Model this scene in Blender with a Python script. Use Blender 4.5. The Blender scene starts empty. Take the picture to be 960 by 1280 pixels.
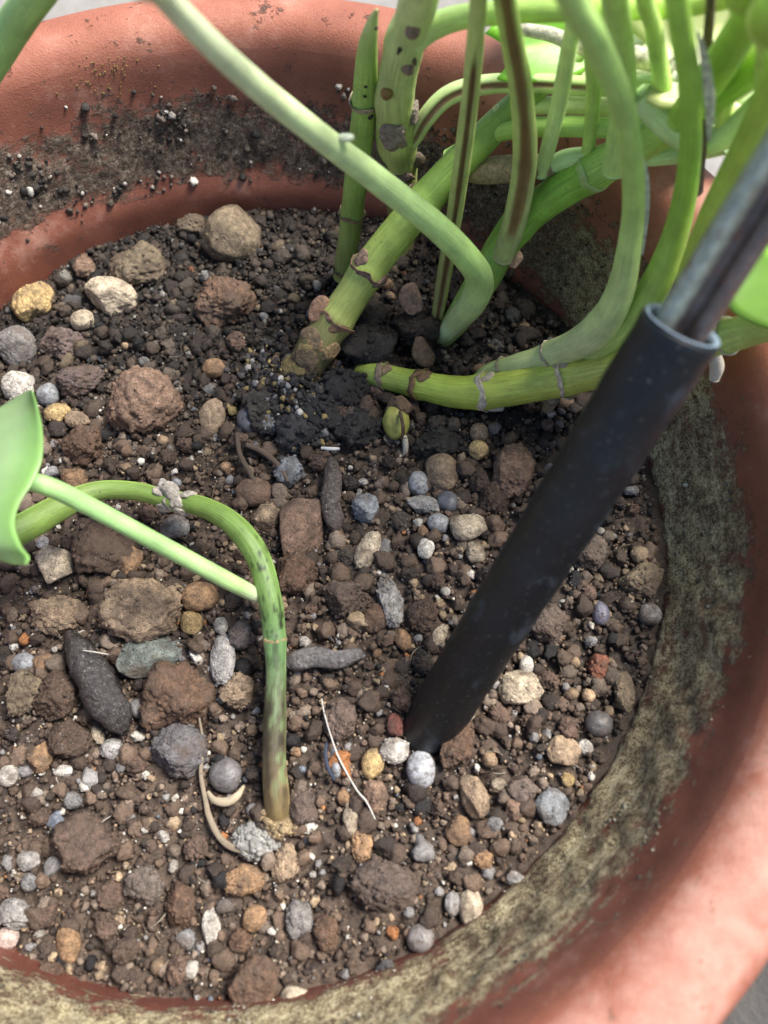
import bpy, math, random
import numpy as np
from mathutils import Vector, Matrix

# ------------------------------------------------------------------ camera, light, exposure
MM = 0.001
sc = bpy.context.scene
col = sc.collection
CAM = np.array([36.28, -76.97, 181.95])            # millimetres, soil centre is the origin
PITCH, ROLL, FPX = 0.41, 0.0264, 1021.0
_c, _s = math.cos, math.sin
FWD = np.array([0, _s(PITCH), -_c(PITCH)])
_u = np.array([0, _c(PITCH), _s(PITCH)]); _r = np.array([1.0, 0, 0])
UPV = _u * _c(ROLL) + _r * _s(ROLL)
RGT = _r * _c(ROLL) - _u * _s(ROLL)
cam = bpy.data.cameras.new('camera')
cam.sensor_fit = 'VERTICAL'; cam.sensor_height = 36.0; cam.sensor_width = 27.0
cam.lens = 36.0 * FPX / 1280.0
cam.clip_start = 0.004; cam.clip_end = 60
cam.dof.use_dof = True; cam.dof.focus_distance = 0.196; cam.dof.aperture_fstop = 13.0
co = bpy.data.objects.new('camera', cam); col.objects.link(co)
M = Matrix.Identity(4)
for i in range(3):
    M[i][0], M[i][1], M[i][2], M[i][3] = RGT[i], UPV[i], -FWD[i], CAM[i] * MM
co.matrix_world = M
sc.camera = co

SUN_EL, SUN_AZ = 58.0, 64.0                        # azimuth clockwise from +y (picture top)
world = bpy.data.worlds.new('World'); sc.world = world; world.use_nodes = True
wn = world.node_tree
sky = wn.nodes.new('ShaderNodeTexSky'); sky.sky_type = 'NISHITA'; sky.sun_disc = False
sky.sun_elevation = math.radians(SUN_EL); sky.sun_rotation = math.radians(SUN_AZ)
sky.air_density = 1.0; sky.dust_density = 1.5; sky.ozone_density = 1.0
bg = wn.nodes['Background']; bg.inputs[1].default_value = 0.10
wn.links.new(sky.outputs[0], bg.inputs[0])
sl = bpy.data.lights.new('sun', 'SUN'); sl.energy = 4.3; sl.angle = math.radians(24); sl.color = (1.0, 0.955, 0.89)
so = bpy.data.objects.new('sun', sl); col.objects.link(so)
_d = Vector((math.sin(math.radians(SUN_AZ)) * _c(math.radians(SUN_EL)), math.cos(math.radians(SUN_AZ)) * _c(math.radians(SUN_EL)), _s(math.radians(SUN_EL))))
so.rotation_euler = _d.to_track_quat('Z', 'Y').to_euler()
so.location = _d * 2
sc.view_settings.view_transform = 'Standard'; sc.view_settings.look = 'None'
sc.view_settings.gamma = 1.0; sc.view_settings.exposure = 0.98; sc.view_settings.use_curve_mapping = False

rng = np.random.default_rng(7)
random.seed(7)

# ------------------------------------------------------------------ helpers
def at(px, py, z):
    """the point on the photograph's ray (px, py) at height z (mm)"""
    d = (px - 480) * RGT - (py - 640) * UPV + FPX * FWD
    return CAM + d * ((z - CAM[2]) / d[2])

def depth(P):
    return float((np.asarray(P) - CAM) @ FWD)

def vnoise(P, seed=0):
    """value noise, -1..1, for an (n,3) array"""
    P = np.asarray(P, float)
    i = np.floor(P).astype(np.int64); f = P - i
    f = f * f * (3 - 2 * f)
    def h(dx, dy, dz):
        n = (i[:, 0] + dx) * 374761393 + (i[:, 1] + dy) * 668265263 + (i[:, 2] + dz) * 2147483647 + seed * 974634777
        n = (n ^ (n >> 13)) * 1274126177
        n = n ^ (n >> 16)
        return (n & 0xFFFF) / 32767.5 - 1.0
    o = 0
    for dx in (0, 1):
        wx = f[:, 0] if dx else 1 - f[:, 0]
        for dy in (0, 1):
            wy = f[:, 1] if dy else 1 - f[:, 1]
            for dz in (0, 1):
                wz = f[:, 2] if dz else 1 - f[:, 2]
                o = o + h(dx, dy, dz) * wx * wy * wz
    return o

def fbm(P, seed=0, octv=4):
    P = np.asarray(P, float); a, o, t = 1.0, 0, 0
    for k in range(octv):
        o = o + a * vnoise(P * 2 ** k + 17.3 * k, seed + k); t += a; a *= 0.5
    return o / t

def sstep(a, b, x):
    t = np.clip((x - a) / (b - a), 0, 1)
    return t * t * (3 - 2 * t)

def mesh_from(name, V, F, mat=None, smooth=True, colors=None):
    """V in mm"""
    V = np.asarray(V, np.float32) * MM
    me = bpy.data.meshes.new(name)
    if isinstance(F, np.ndarray):
        n, k = F.shape
        me.vertices.add(len(V)); me.vertices.foreach_set('co', V.ravel())
        me.loops.add(n * k); me.loops.foreach_set('vertex_index', F.ravel().astype(np.int32))
        me.polygons.add(n); me.polygons.foreach_set('loop_start', np.arange(0, n * k, k, dtype=np.int32))
        me.update(calc_edges=True)
    else:
        me.from_pydata([tuple(v) for v in V], [], F); me.update()
    if smooth:
        me.polygons.foreach_set('use_smooth', np.ones(len(me.polygons), bool))
    if colors is not None:
        a = me.color_attributes.new('Col', 'FLOAT_COLOR', 'POINT')
        c4 = np.ones((len(V), 4), np.float32); c4[:, :3] = colors
        a.data.foreach_set('color', c4.ravel())
    if mat: me.materials.append(mat)
    me.validate(verbose=False)
    return me

def add(name, me, parent=None, label=None, cat=None, group=None, kind=None, loc=None):
    o = bpy.data.objects.new(name, me); col.objects.link(o)
    if parent: o.parent = parent
    if loc is not None: o.location = loc
    tag(o, label, cat, group, kind)
    return o

def tag(o, label=None, cat=None, group=None, kind=None):
    if label: o['label'] = label
    if cat: o['category'] = cat
    if group: o['group'] = group
    if kind: o['kind'] = kind

def ico(n):
    t = (1 + 5 ** .5) / 2
    V = [(-1, t, 0), (1, t, 0), (-1, -t, 0), (1, -t, 0), (0, -1, t), (0, 1, t), (0, -1, -t), (0, 1, -t), (t, 0, -1), (t, 0, 1), (-t, 0, -1), (-t, 0, 1)]
    V = [np.array(v) / np.linalg.norm(v) for v in V]
    F = [(0, 11, 5), (0, 5, 1), (0, 1, 7), (0, 7, 10), (0, 10, 11), (1, 5, 9), (5, 11, 4), (11, 10, 2), (10, 7, 6), (7, 1, 8), (3, 9, 4), (3, 4, 2), (3, 2, 6), (3, 6, 8), (3, 8, 9), (4, 9, 5), (2, 4, 11), (6, 2, 10), (8, 6, 7), (9, 8, 1)]
    for _ in range(n):
        cache = {}; NF = []
        def mid(a, b):
            k = (min(a, b), max(a, b))
            if k not in cache:
                m = V[a] + V[b]; V.append(m / np.linalg.norm(m)); cache[k] = len(V) - 1
            return cache[k]
        for a, b, c in F:
            ab, bc, ca = mid(a, b), mid(b, c), mid(c, a)
            NF += [(a, ab, ca), (b, bc, ab), (c, ca, bc), (ab, bc, ca)]
        F = NF
    return np.array(V), np.array(F)
ICO = [ico(n) for n in range(6)]

def rock(n, seed, style='crumb'):
    """a unit stone: (V, F). styles: crumb, angular, smooth, bead, pitted"""
    V, F = ICO[n]; V = V.copy(); r = np.random.default_rng(seed)
    ang = {'crumb': 10, 'angular': 11, 'smooth': 5, 'bead': 0, 'pitted': 6}[style]
    for k in range(ang):
        nrm = r.normal(size=3); nrm /= np.linalg.norm(nrm)
        lim = r.uniform(.62, .9) if style != 'smooth' else r.uniform(.78, .95)
        dd = V @ nrm; ex = np.maximum(dd - lim, 0)
        V -= ex[:, None] * nrm * (0.92 if style in ('angular', 'crumb') else 0.75)
    big, fine = {'crumb': (.17, .14), 'angular': (.10, .035), 'smooth': (.10, .012), 'bead': (.13, .022), 'pitted': (.12, .06)}[style]
    off = r.uniform(-50, 50, 3)
    nv = V / np.linalg.norm(V, axis=1)[:, None]
    V = V * (1 + big * fbm(nv * 1.3 + off, seed, 2))[:, None]
    if n >= 2:
        V = V + nv * (fine * fbm(nv * 5 + off, seed + 9, 3))[:, None]
    if style in ('crumb', 'pitted') and n >= 3:
        q = vnoise(nv * 9 + off, seed + 4)
        V = V - nv * (.07 * sstep(.25, .8, q))[:, None]
    if style == 'crumb' and n >= 3:
        V = V + nv * (.07 * vnoise(nv * 16 + off, seed + 5))[:, None]
    return V, F

def gritty(V, F, gm, lo_, hi_, seed):
    """small crumbs grown onto a stone's own surface"""
    rg = np.random.default_rng(seed); idx = rg.integers(0, len(V), gm); gsz = lo_ + (hi_ - lo_) * rg.uniform(0, 1, gm) ** 2.2
    bt, bf = ICO[0]
    q = rg.normal(size=(gm, 12, 3)) * .12
    G_ = (bt[None] + q) * (gsz[:, None, None] * rg.uniform(.7, 1.25, (gm, 1, 3))) + V[idx][:, None] * rg.uniform(.95, 1.0, (gm, 1, 1))
    FG = (bf[None] + (np.arange(gm) * 12)[:, None, None]).reshape(-1, 3) + len(V)
    return np.vstack([V, G_.reshape(-1, 3)]), np.vstack([F, FG])

# ------------------------------------------------------------------ node material helpers
def rand_rot(m):
    q = rng.normal(size=(m, 4)); q /= np.linalg.norm(q, axis=1)[:, None]
    w, x, y, z = q.T
    return np.stack([np.stack([1 - 2 * (y * y + z * z), 2 * (x * y - z * w), 2 * (x * z + y * w)], -1),
                     np.stack([2 * (x * y + z * w), 1 - 2 * (x * x + z * z), 2 * (y * z - x * w)], -1),
                     np.stack([2 * (x * z - y * w), 2 * (y * z + x * w), 1 - 2 * (x * x + y * y)], -1)], 1)

class NT:
    def __init__(s, name):
        s.m = bpy.data.materials.new(name); s.m.use_nodes = True
        s.t = s.m.node_tree; s.b = s.t.nodes['Principled BSDF']
    def n(s, typ, **kw):
        x = s.t.nodes.new('ShaderNode' + typ)
        for k, v in kw.items(): setattr(x, k, v)
        return x
    def l(s, a, b): s.t.links.new(a, b)
    def pos(s, scale=1000.0, vec=None):
        g = s.n('NewGeometry'); v = s.n('VectorMath', operation='MULTIPLY')
        s.l(g.outputs['Position'], v.inputs[0])
        v.inputs[1].default_value = vec or (scale, scale, scale)
        return v.outputs[0]
    def noise(s, vec, scale, detail=4, rough=.6, dist=0):
        x = s.n('TexNoise'); s.l(vec, x.inputs['Vector'])
        x.inputs['Scale'].default_value = scale; x.inputs['Detail'].default_value = detail
        x.inputs['Roughness'].default_value = rough; x.inputs['Distortion'].default_value = dist
        return x.outputs['Fac']
    def voro(s, vec, scale, out='Distance'):
        x = s.n('TexVoronoi'); s.l(vec, x.inputs['Vector']); x.inputs['Scale'].default_value = scale
        return x.outputs[out]
    def ramp(s, fac, stops, interp='LINEAR'):
        x = s.n('ValToRGB'); s.l(fac, x.inputs[0]); cr = x.color_ramp; cr.interpolation = interp
        while len(cr.elements) < len(stops): cr.elements.new(.5)
        for e, (p, c) in zip(cr.elements, stops):
            e.position = p; e.color = (c, c, c, 1) if isinstance(c, (int, float)) else (*c, 1)
        return x.outputs[0]
    def mix(s, f, a, b, typ='MIX'):
        x = s.n('MixRGB', blend_type=typ)
        for i, v in enumerate((f, a, b)):
            if isinstance(v, (int, float)): x.inputs[i].default_value = v if i == 0 else (v, v, v, 1)
            elif isinstance(v, tuple): x.inputs[i].default_value = (*v, 1)
            else: s.l(v, x.inputs[i])
        return x.outputs[0]
    def math(s, op, a, b=0.0, clamp=False):
        x = s.n('Math', operation=op, use_clamp=clamp)
        for i, v in enumerate((a, b)):
            if isinstance(v, (int, float)): x.inputs[i].default_value = v
            else: s.l(v, x.inputs[i])
        return x.outputs[0]
    def bump(s, h, strength=.5, dist=.0004):
        x = s.n('Bump'); x.inputs['Strength'].default_value = strength; x.inputs['Distance'].default_value = dist
        s.l(h, x.inputs['Height']); s.l(x.outputs[0], s.b.inputs['Normal'])
    def set(s, **kw):
        for k, v in kw.items():
            k = k.replace('_', ' ')
            if isinstance(v, (int, float)): s.b.inputs[k].default_value = v
            elif isinstance(v, tuple): s.b.inputs[k].default_value = (*v, 1) if len(v) == 3 and 'Color' in k else v
            else: s.l(v, s.b.inputs[k])

def mat_stone():
    t = NT('stone'); p = t.pos()
    oi = t.n('ObjectInfo')
    c = oi.outputs['Color']
    f1 = t.noise(p, .55, 5, .65); f2 = t.noise(p, 3.2, 3, .6); pit = t.voro(p, 1.15)
    c = t.mix(1.0, c, t.ramp(f1, [(.30, .42), (.5, .95), (.70, 1.55)]), 'MULTIPLY')
    c = t.mix(1.0, c, t.ramp(f2, [(.32, .55), (.64, 1.35)]), 'MULTIPLY')
    c = t.mix(t.ramp(pit, [(.10, .65), (.24, 0.0)]), c, (.030, .021, .016))
    c = t.mix(t.ramp(t.noise(p, 2.1, 2, .5), [(.66, 0.0), (.74, .55)]), c, (.42, .39, .34))
    c = t.mix(t.ramp(t.noise(p, .16, 3, .6), [(.49, 0.0), (.66, .72)]), c, (.105, .072, .052))
    t.set(Base_Color=c, Roughness=t.ramp(f2, [(.3, .5), (.7, .9)]), Specular_IOR_Level=.45)
    h = t.math('ADD', t.math('MULTIPLY', t.noise(p, 1.4, 6, .7), 1.0), t.math('MULTIPLY', t.ramp(pit, [(0, 0.0), (.3, 1.0)]), .35))
    t.bump(h, .75, .0009)
    return t.m

def mat_bead():
    t = NT('smooth_bead'); p = t.pos(); oi = t.n('ObjectInfo')
    c = t.mix(1.0, oi.outputs['Color'], t.ramp(t.noise(p, .5, 4, .6), [(.3, .6), (.68, 1.25)]), 'MULTIPLY')
    c = t.mix(t.ramp(t.noise(p, 1.2, 4, .6), [(.50, 0.0), (.62, .7)]), c, (.085, .06, .046))
    t.set(Base_Color=c, Roughness=.42, Specular_IOR_Level=.5)
    t.bump(t.noise(p, 1.8, 4, .6), .35, .0005)
    return t.m

def mat_grain(name='soil_grain', rough=.78):
    t = NT(name); p = t.pos()
    a = t.n('Attribute', attribute_name='Col')
    c = t.mix(1.0, a.outputs['Color'], t.ramp(t.noise(p, 2.2, 4, .65), [(.28, .5), (.5, .95), (.72, 1.5)]), 'MULTIPLY')
    c = t.mix(t.ramp(t.noise(p, 5.0, 2, .5), [(.70, 0.0), (.78, .5)]), c, (.42, .38, .34))
    t.set(Base_Color=c, Roughness=t.ramp(t.noise(p, 2.5, 2), [(.35, .32), (.6, .85)]), Specular_IOR_Level=.5)
    t.bump(t.noise(p, 3.0, 5, .7), .7, .0006)
    return t.m

def mat_soil():
    t = NT('potting_soil'); p = t.pos()
    c = t.ramp(t.noise(p, .9, 6, .7), [(.3, (.016, .011, .008)), (.55, (.05, .034, .026)), (.75, (.10, .07, .052))])
    t.set(Base_Color=c, Roughness=.85)
    t.bump(t.noise(p, 1.5, 6, .75), 1.0, .002)
    return t.m

def mat_stem(name, sss=.12, rough=.38, streak=.5, dirt=0.6):
    """vertex colour times long fibres; UV: u round, v along (mm)"""
    t = NT(name); p = t.pos()
    a = t.n('Attribute', attribute_name='Col')
    uv = t.n('UVMap'); mp = t.n('Mapping'); t.l(uv.outputs[0], mp.inputs['Vector'])
    mp.inputs['Scale'].default_value = (34, .09, 1)
    fib = t.noise(mp.outputs[0], 1.0, 4, .6)
    c = t.mix(streak, a.outputs['Color'], t.ramp(fib, [(.32, .42), (.52, .95), (.70, 1.35)]), 'MULTIPLY')
    c = t.mix(1.0, c, t.ramp(t.noise(p, .16, 4, .6), [(.3, .80), (.68, 1.14)]), 'MULTIPLY')
    sp = t.math('MULTIPLY', t.ramp(t.noise(p, 1.3, 3, .6), [(.64, 0.0), (.72, 1.0)]), dirt)
    c = t.mix(sp, c, (.045, .035, .018))
    t.set(Base_Color=c, Roughness=t.ramp(fib, [(.3, rough + .15), (.7, rough)]), Specular_IOR_Level=.5,
          Subsurface_Weight=sss, Subsurface_Radius=(.5, .8, .25), Subsurface_Scale=.0022)
    t.bump(t.math('ADD', fib, t.math('MULTIPLY', t.noise(p, 1.0, 4, .6), .5)), .35, .0005)
    return t.m

def mat_papery():
    t = NT('papery_scale'); p = t.pos(); a = t.n('Attribute', attribute_name='Col')
    c = t.mix(1.0, a.outputs['Color'], t.ramp(t.noise(p, .9, 5, .7), [(.28, .35), (.5, .95), (.72, 1.5)]), 'MULTIPLY')
    t.set(Base_Color=c, Roughness=.75)
    t.bump(t.noise(p, 1.6, 5, .7), .7, .0008)
    return t.m

def mat_leaf():
    t = NT('leaf_blade'); p = t.pos(); a = t.n('Attribute', attribute_name='Col')
    c = t.mix(1.0, a.outputs['Color'], t.ramp(t.noise(p, .07, 3, .5), [(.3, .8), (.7, 1.15)]), 'MULTIPLY')
    t.set(Base_Color=c, Roughness=.36, Specular_IOR_Level=.5, Subsurface_Weight=.2, Subsurface_Radius=(.5, .9, .2), Subsurface_Scale=.0015)
    t.bump(t.noise(p, .22, 3, .5), .2, .0006)
    tr = t.n('BsdfTranslucent'); t.l(t.mix(1.0, c, 1.3, 'MULTIPLY'), tr.inputs['Color'])
    mx = t.n('MixShader'); mx.inputs[0].default_value = .35
    out = [x for x in t.t.nodes if x.type == 'OUTPUT_MATERIAL'][0]
    t.l(t.b.outputs[0], mx.inputs[1]); t.l(tr.outputs[0], mx.inputs[2]); t.l(mx.outputs[0], out.inputs['Surface'])
    return t.m

def mat_pot():
    t = NT('terracotta'); p = t.pos()
    a = t.n('Attribute', attribute_name='Col')             # r: crust, g: algae tint, b: lime
    sep = t.n('SeparateColor'); t.l(a.outputs['Color'], sep.inputs[0])
    big = t.noise(p, .05, 5, .6); mid = t.noise(p, .35, 6, .7); fine = t.noise(p, 2.2, 4, .65)
    c = t.ramp(big, [(.3, (.265, .088, .052)), (.5, (.36, .128, .080)), (.7, (.46, .18, .118))])
    c = t.mix(1.0, c, t.ramp(fine, [(.3, .82), (.68, 1.12)]), 'MULTIPLY')
    damp_shd = t.n('Attribute', attribute_name='damp_shade')
    c = t.mix(t.math('MULTIPLY', damp_shd.outputs['Fac'], .8, True), c, t.ramp(big, [(.3, (.105, .036, .024)), (.7, (.17, .058, .038))]))  # darker wall tone: damp clay with shade painted in
    speck = t.ramp(t.voro(p, .55), [(.07, .55), (.12, 0.0)])
    c = t.mix(t.math('MULTIPLY', speck, t.ramp(mid, [(.5, 0.0), (.62, 1.0)])), c, (.055, .035, .028))
    lime = t.math('ADD', sep.outputs[2], t.math('MULTIPLY', t.math('SUBTRACT', t.math('ADD', t.math('MULTIPLY', mid, .35), t.math('MULTIPLY', big, .65)), .5), 2.2))
    c = t.mix(t.ramp(lime, [(.25, 0.0), (.9, .62)]), c, (.62, .42, .34))
    crust = t.math('ADD', sep.outputs[0], t.math('MULTIPLY', t.math('SUBTRACT', t.noise(p, .17, 7, .78), .5), 3.2))
    tide = t.noise(t.pos(vec=(90, 90, 620)), 1.0, 5, .7)
    crust = t.math('ADD', crust, t.math('MULTIPLY', t.math('SUBTRACT', tide, .5), 1.6))
    cm = t.ramp(crust, [(.40, 0.0), (.54, .5), (.82, 1.0)])
    cru = t.math('ADD', t.math('MULTIPLY', fine, .4), t.math('MULTIPLY', t.noise(p, .75, 5, .7), .6))
    dark = t.ramp(cru, [(.38, (.018, .014, .011)), (.47, (.10, .070, .050)), (.54, (.18, .135, .10)), (.61, (.33, .275, .225)), (.70, (.60, .54, .47))])
    alg = t.ramp(t.math('ADD', t.math('MULTIPLY', fine, .55), t.math('MULTIPLY', t.noise(p, .5, 5, .7), .45)),
                 [(.37, (.035, .028, .020)), (.45, (.17, .13, .080)), (.51, (.36, .305, .20)), (.57, (.53, .48, .345)), (.66, (.76, .71, .58))])
    alg = t.mix(t.ramp(tide, [(.56, 0.0), (.66, .7)]), alg, (.62, .56, .42))
    alg = t.mix(1.0, alg, t.ramp(t.noise(p, .13, 7, .8), [(.34, (.36, .32, .27)), (.46, (1.0, .95, .84)), (.62, (1.45, 1.4, 1.2))]), 'MULTIPLY')
    c = t.mix(cm, c, t.mix(sep.outputs[1], dark, alg))
    t.set(Base_Color=c, Roughness=t.mix(cm, t.ramp(mid, [(.35, .42), (.65, .72)]), .9), Specular_IOR_Level=.4)
    h = t.math('ADD', t.math('MULTIPLY', t.math('MULTIPLY', t.noise(p, .9, 6, .75), cm), 3.0), t.math('MULTIPLY', fine, .18))
    t.bump(h, .7, .0014)
    return t.m

def mat_rubber():
    t = NT('black_rubber'); p = t.pos()
    f = t.noise(p, .35, 5, .65); sp = t.noise(p, 1.6, 3, .6)
    c = t.mix(t.ramp(sp, [(.64, 0.0), (.72, .8)]), (.0045, .0065, .009), (.12, .115, .10))
    c = t.mix(t.ramp(t.noise(t.pos(vec=(500, 500, 260)), .35, 4, .6), [(.57, 0.0), (.70, .6)]), c, (.045, .062, .08))
    t.set(Base_Color=c, Roughness=t.ramp(f, [(.3, .38), (.7, .56)]), Specular_IOR_Level=.42)
    t.bump(t.noise(p, 1.2, 5, .65), .22, .0004)
    return t.m

def mat_metal():
    t = NT('weathered_rod'); p = t.pos()
    a = t.n('Attribute', attribute_name='Col')
    f = t.noise(p, .5, 5, .7)
    c = t.mix(1.0, a.outputs['Color'], t.ramp(f, [(.3, .6), (.7, 1.3)]), 'MULTIPLY')
    c = t.mix(t.ramp(t.noise(p, .28, 5, .7), [(.55, 0.0), (.68, .85)]), c, (.22, .10, .055))
    t.set(Base_Color=c, Roughness=t.ramp(f, [(.3, .28), (.7, .5)]), Metallic=.35)
    t.bump(f, .2, .0004)
    return t.m

def mat_bark():
    t = NT('bark_chip'); p = t.pos(); oi = t.n('ObjectInfo')
    f = t.noise(p, .8, 6, .7, .5)
    c = t.mix(1.0, oi.outputs['Color'], t.ramp(f, [(.3, .35), (.5, .9), (.68, 1.5)]), 'MULTIPLY')
    c = t.mix(t.ramp(t.noise(p, 1.2, 4, .65), [(.60, 0.0), (.70, .75)]), c, (.36, .33, .30))
    t.set(Base_Color=c, Roughness=t.ramp(t.noise(p, .35, 3), [(.42, .16), (.6, .6)]), Specular_IOR_Level=.7)
    t.bump(f, .8, .001)
    return t.m

def mat_ground():
    t = NT('paving'); p = t.pos()
    c = t.ramp(t.noise(p, .04, 6, .65), [(.3, (.04, .036, .033)), (.7, (.085, .078, .07))])
    c = t.mix(t.ramp(t.noise(p, 1.0, 3), [(.55, 0.0), (.66, .5)]), c, (.05, .045, .04))
    t.set(Base_Color=c, Roughness=.9); t.bump(t.noise(p, .4, 5), .6, .002)
    return t.m

MS, MBEAD, MG, MSOIL = mat_stone(), mat_bead(), mat_grain(), mat_soil()
MST = mat_stem('green_stem'); MPET = mat_stem('smooth_petiole', .22, .40, .32, .12); MDRY = mat_papery(); MLEAF = mat_leaf()
MPOT, MRUB, MMET, MBARK, MGRD = mat_pot(), mat_rubber(), mat_metal(), mat_bark(), mat_ground()
MROOT = mat_stem('dry_root', 0.0, .7, .5, .8)

# ------------------------------------------------------------------ ground and pot
gz = -152.0
V, F = [], []
me = mesh_from('ground', [(-9000, -9000, gz), (9000, -9000, gz), (9000, 9000, gz), (-9000, 9000, gz)], [(0, 1, 2, 3)], MGRD, False)
add('ground', me, kind='structure')
tp_ = NT('pale_paving'); pv_ = tp_.pos()
tp_.set(Base_Color=tp_.ramp(tp_.noise(pv_, .05, 6, .65), [(.3, (.20, .185, .165)), (.7, (.30, .285, .26))]), Roughness=.9); tp_.bump(tp_.noise(pv_, .5, 5), .5, .002)
pb = [(-1800, 190), (1800, 190), (1800, 3200), (-1800, 3200)]
Vp = [(x, y, gz + 4) for x, y in pb] + [(x, y, gz - 6) for x, y in pb]
add('paving', mesh_from('paving', Vp, [(0, 1, 2, 3), (4, 5, 1, 0), (5, 6, 2, 1), (6, 7, 3, 2), (7, 4, 0, 3)], tp_.m, False), kind='structure')

def soil_h(x, y):
    x = np.asarray(x, float); y = np.asarray(y, float)
    P = np.stack([x, y, np.zeros_like(x)], -1).reshape(-1, 3)
    n = fbm(P / 22, 3, 3).reshape(x.shape) * 3.2 + fbm(P / 6, 8, 2).reshape(x.shape) * 1.0
    r = np.hypot(x, y)
    n = n * (1 - sstep(92, 100, r) * .6)
    for (cx, cy, rad, amp) in DIPS:
        n = n + amp * np.exp(-((x - cx) ** 2 + (y - cy) ** 2) / rad ** 2)
    return .0712 * x + .0039 * y + n - .8
DIPS = []
_p = at(365, 500, 2); DIPS.append((_p[0], _p[1], 13, 2.0))
_p = at(548, 905, 0); DIPS.append((_p[0], _p[1], 12, .8))
_p = at(600, 400, 0); DIPS.append((_p[0], _p[1], 18, -2.5))
_p = at(330, 940, 0); DIPS.append((_p[0], _p[1], 9, -1.5))

pot = bpy.data.objects.new('flower_pot', None); col.objects.link(pot); pot.location = (0, 0, gz * MM)
tag(pot, 'round terracotta flower pot with a thick rolled rim and mineral crust inside', 'flower pot')
# inner profile upwards, over the rim, down the outside (r, z in mm)
prof = [(0, -140), (60, -140), (70, -138), (76, -120), (88, -60), (96, -20), (98.8, -8), (99.8, -2), (100.4, 3), (101.2, 6), (103.2, 8.8), (104.7, 12), (106.0, 16),
        (107.4, 20), (108.8, 24), (110.0, 28), (110.9, 31), (111.6, 34), (112.4, 37), (113.3, 40), (114.6, 42.6), (116.6, 44.6), (119.4, 45.9), (123.6, 46.1), (127.0, 45.2), (129.6, 42.6), (130.8, 38),
        (130.6, 30), (129.8, 18), (129, 12), (127.4, 10), (121, 9.2), (117.5, 8), (115, 2), (107, -60), (97, -130), (93, -150), (90, -152), (0, -152)]
def dense(pr, step=1.3):
    out = []
    for (a, b), (c, d) in zip(pr[:-1], pr[1:]):
        L = math.hypot(c - a, d - b); big = min(b, d) < -15 and max(b, d) < 0
        n = max(1, int(L / (18 if big else step)))
        for k in range(n): out.append((a + (c - a) * k / n, b + (d - b) * k / n))
    out.append(pr[-1]); return np.array(out)
pp = dense(prof); NA = 540
# smooth the profile a little
for _ in range(2):
    q = pp.copy(); q[1:-1] = (pp[:-2] + 2 * pp[1:-1] + pp[2:]) / 4
    keep = (pp[:, 1] > -10) & (pp[:, 0] > 95); pp = np.where(keep[:, None], q, pp)
ang = np.linspace(0, 2 * np.pi, NA, endpoint=False)
Rr, An = np.meshgrid(pp[:, 0], ang, indexing='ij'); Zz = np.repeat(pp[:, 1][:, None], NA, 1)
inner = (np.arange(len(pp)) < np.argmax(pp[:, 0]))[:, None] & np.ones_like(Rr, bool)
X, Y = Rr * np.cos(An), Rr * np.sin(An)
P3 = np.stack([X, Y, Zz], -1).reshape(-1, 3)
lo = 8.6 - 4.5 * sstep(-.35, .35, np.cos(ang) * .75 - np.sin(ang) * .75) + 2.0 * fbm(np.stack([np.cos(ang) * 3, np.sin(ang) * 3, 0 * ang], -1), 5, 3)
hi = 31.5 + 3.0 * fbm(np.stack([np.cos(ang) * 4, np.sin(ang) * 4, 0 * ang], -1), 6, 3)
def crust_at(An, Z):
    """how much crust covers the inner wall at an angle and height"""
    l = np.interp(An, np.append(ang, 2 * np.pi), np.append(lo, lo[0])); h = np.interp(An, np.append(ang, 2 * np.pi), np.append(hi, hi[0]))
    return sstep(l - 4.0, l + 5.0, Z) * (1 - sstep(h - 12.0, h + 4.0, Z))
cr = crust_at(An, Zz) * inner
xd = np.cos(An); yd = np.sin(An)
alg = sstep(-.15, .5, xd * .75 - yd * .75)               # green on the right and near side, dark crumbs at the back left
dr = cr * (.35 + 1.5 * fbm(P3 / 3.2, 21, 4).reshape(Rr.shape)) * .8 + .35 * fbm(P3 / 14, 25, 3).reshape(Rr.shape)
Rr2 = Rr - np.where(Zz > -20, dr, 0)
X, Y = Rr2 * np.cos(An), Rr2 * np.sin(An)
limev = np.clip(.14 + .34 * sstep(40, 45, Zz) * sstep(-.2, .8, xd * .55 - yd * .8) + .30 * sstep(38, 44, Zz) * sstep(.4, .95, -xd)
        + .34 * cr * sstep(.5, .95, -xd) + .22 * sstep(.1, .9, -xd) * sstep(-5, 8, Zz) * (1 - cr) * inner, 0, 1)
limev = np.where(~inner & (Zz < 40), .3, limev)
C3 = np.stack([cr * (1 - .08 * alg), alg, limev], -1).reshape(-1, 3); DAMP_SHADE = (inner * (1 - sstep(33, 43, Zz)) * (.75 + .5 * alg * (1 - sstep(10, 20, Zz)))).reshape(-1)  # damp inner wall plus shade painted in low on the right and near side
V = np.stack([X, Y, Zz], -1).reshape(-1, 3)
n = len(pp); I = np.arange(n * NA).reshape(n, NA)
F = np.stack([I[:-1], np.roll(I[:-1], -1, 1), np.roll(I[1:], -1, 1), I[1:]], -1).reshape(-1, 4)[:, ::-1]
V[:, 2] -= gz
split = int(np.argmax(pp[:, 1]))                           # the body reaches up to the rim, the rim is the rolled collar
z_of = pp[:, 1]
j0 = int(np.where(inner[:, 0] & (z_of > 38.5))[0][0]); j1 = int(np.where((~inner[:, 0]) & (z_of < 9.0))[0][0])
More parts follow.
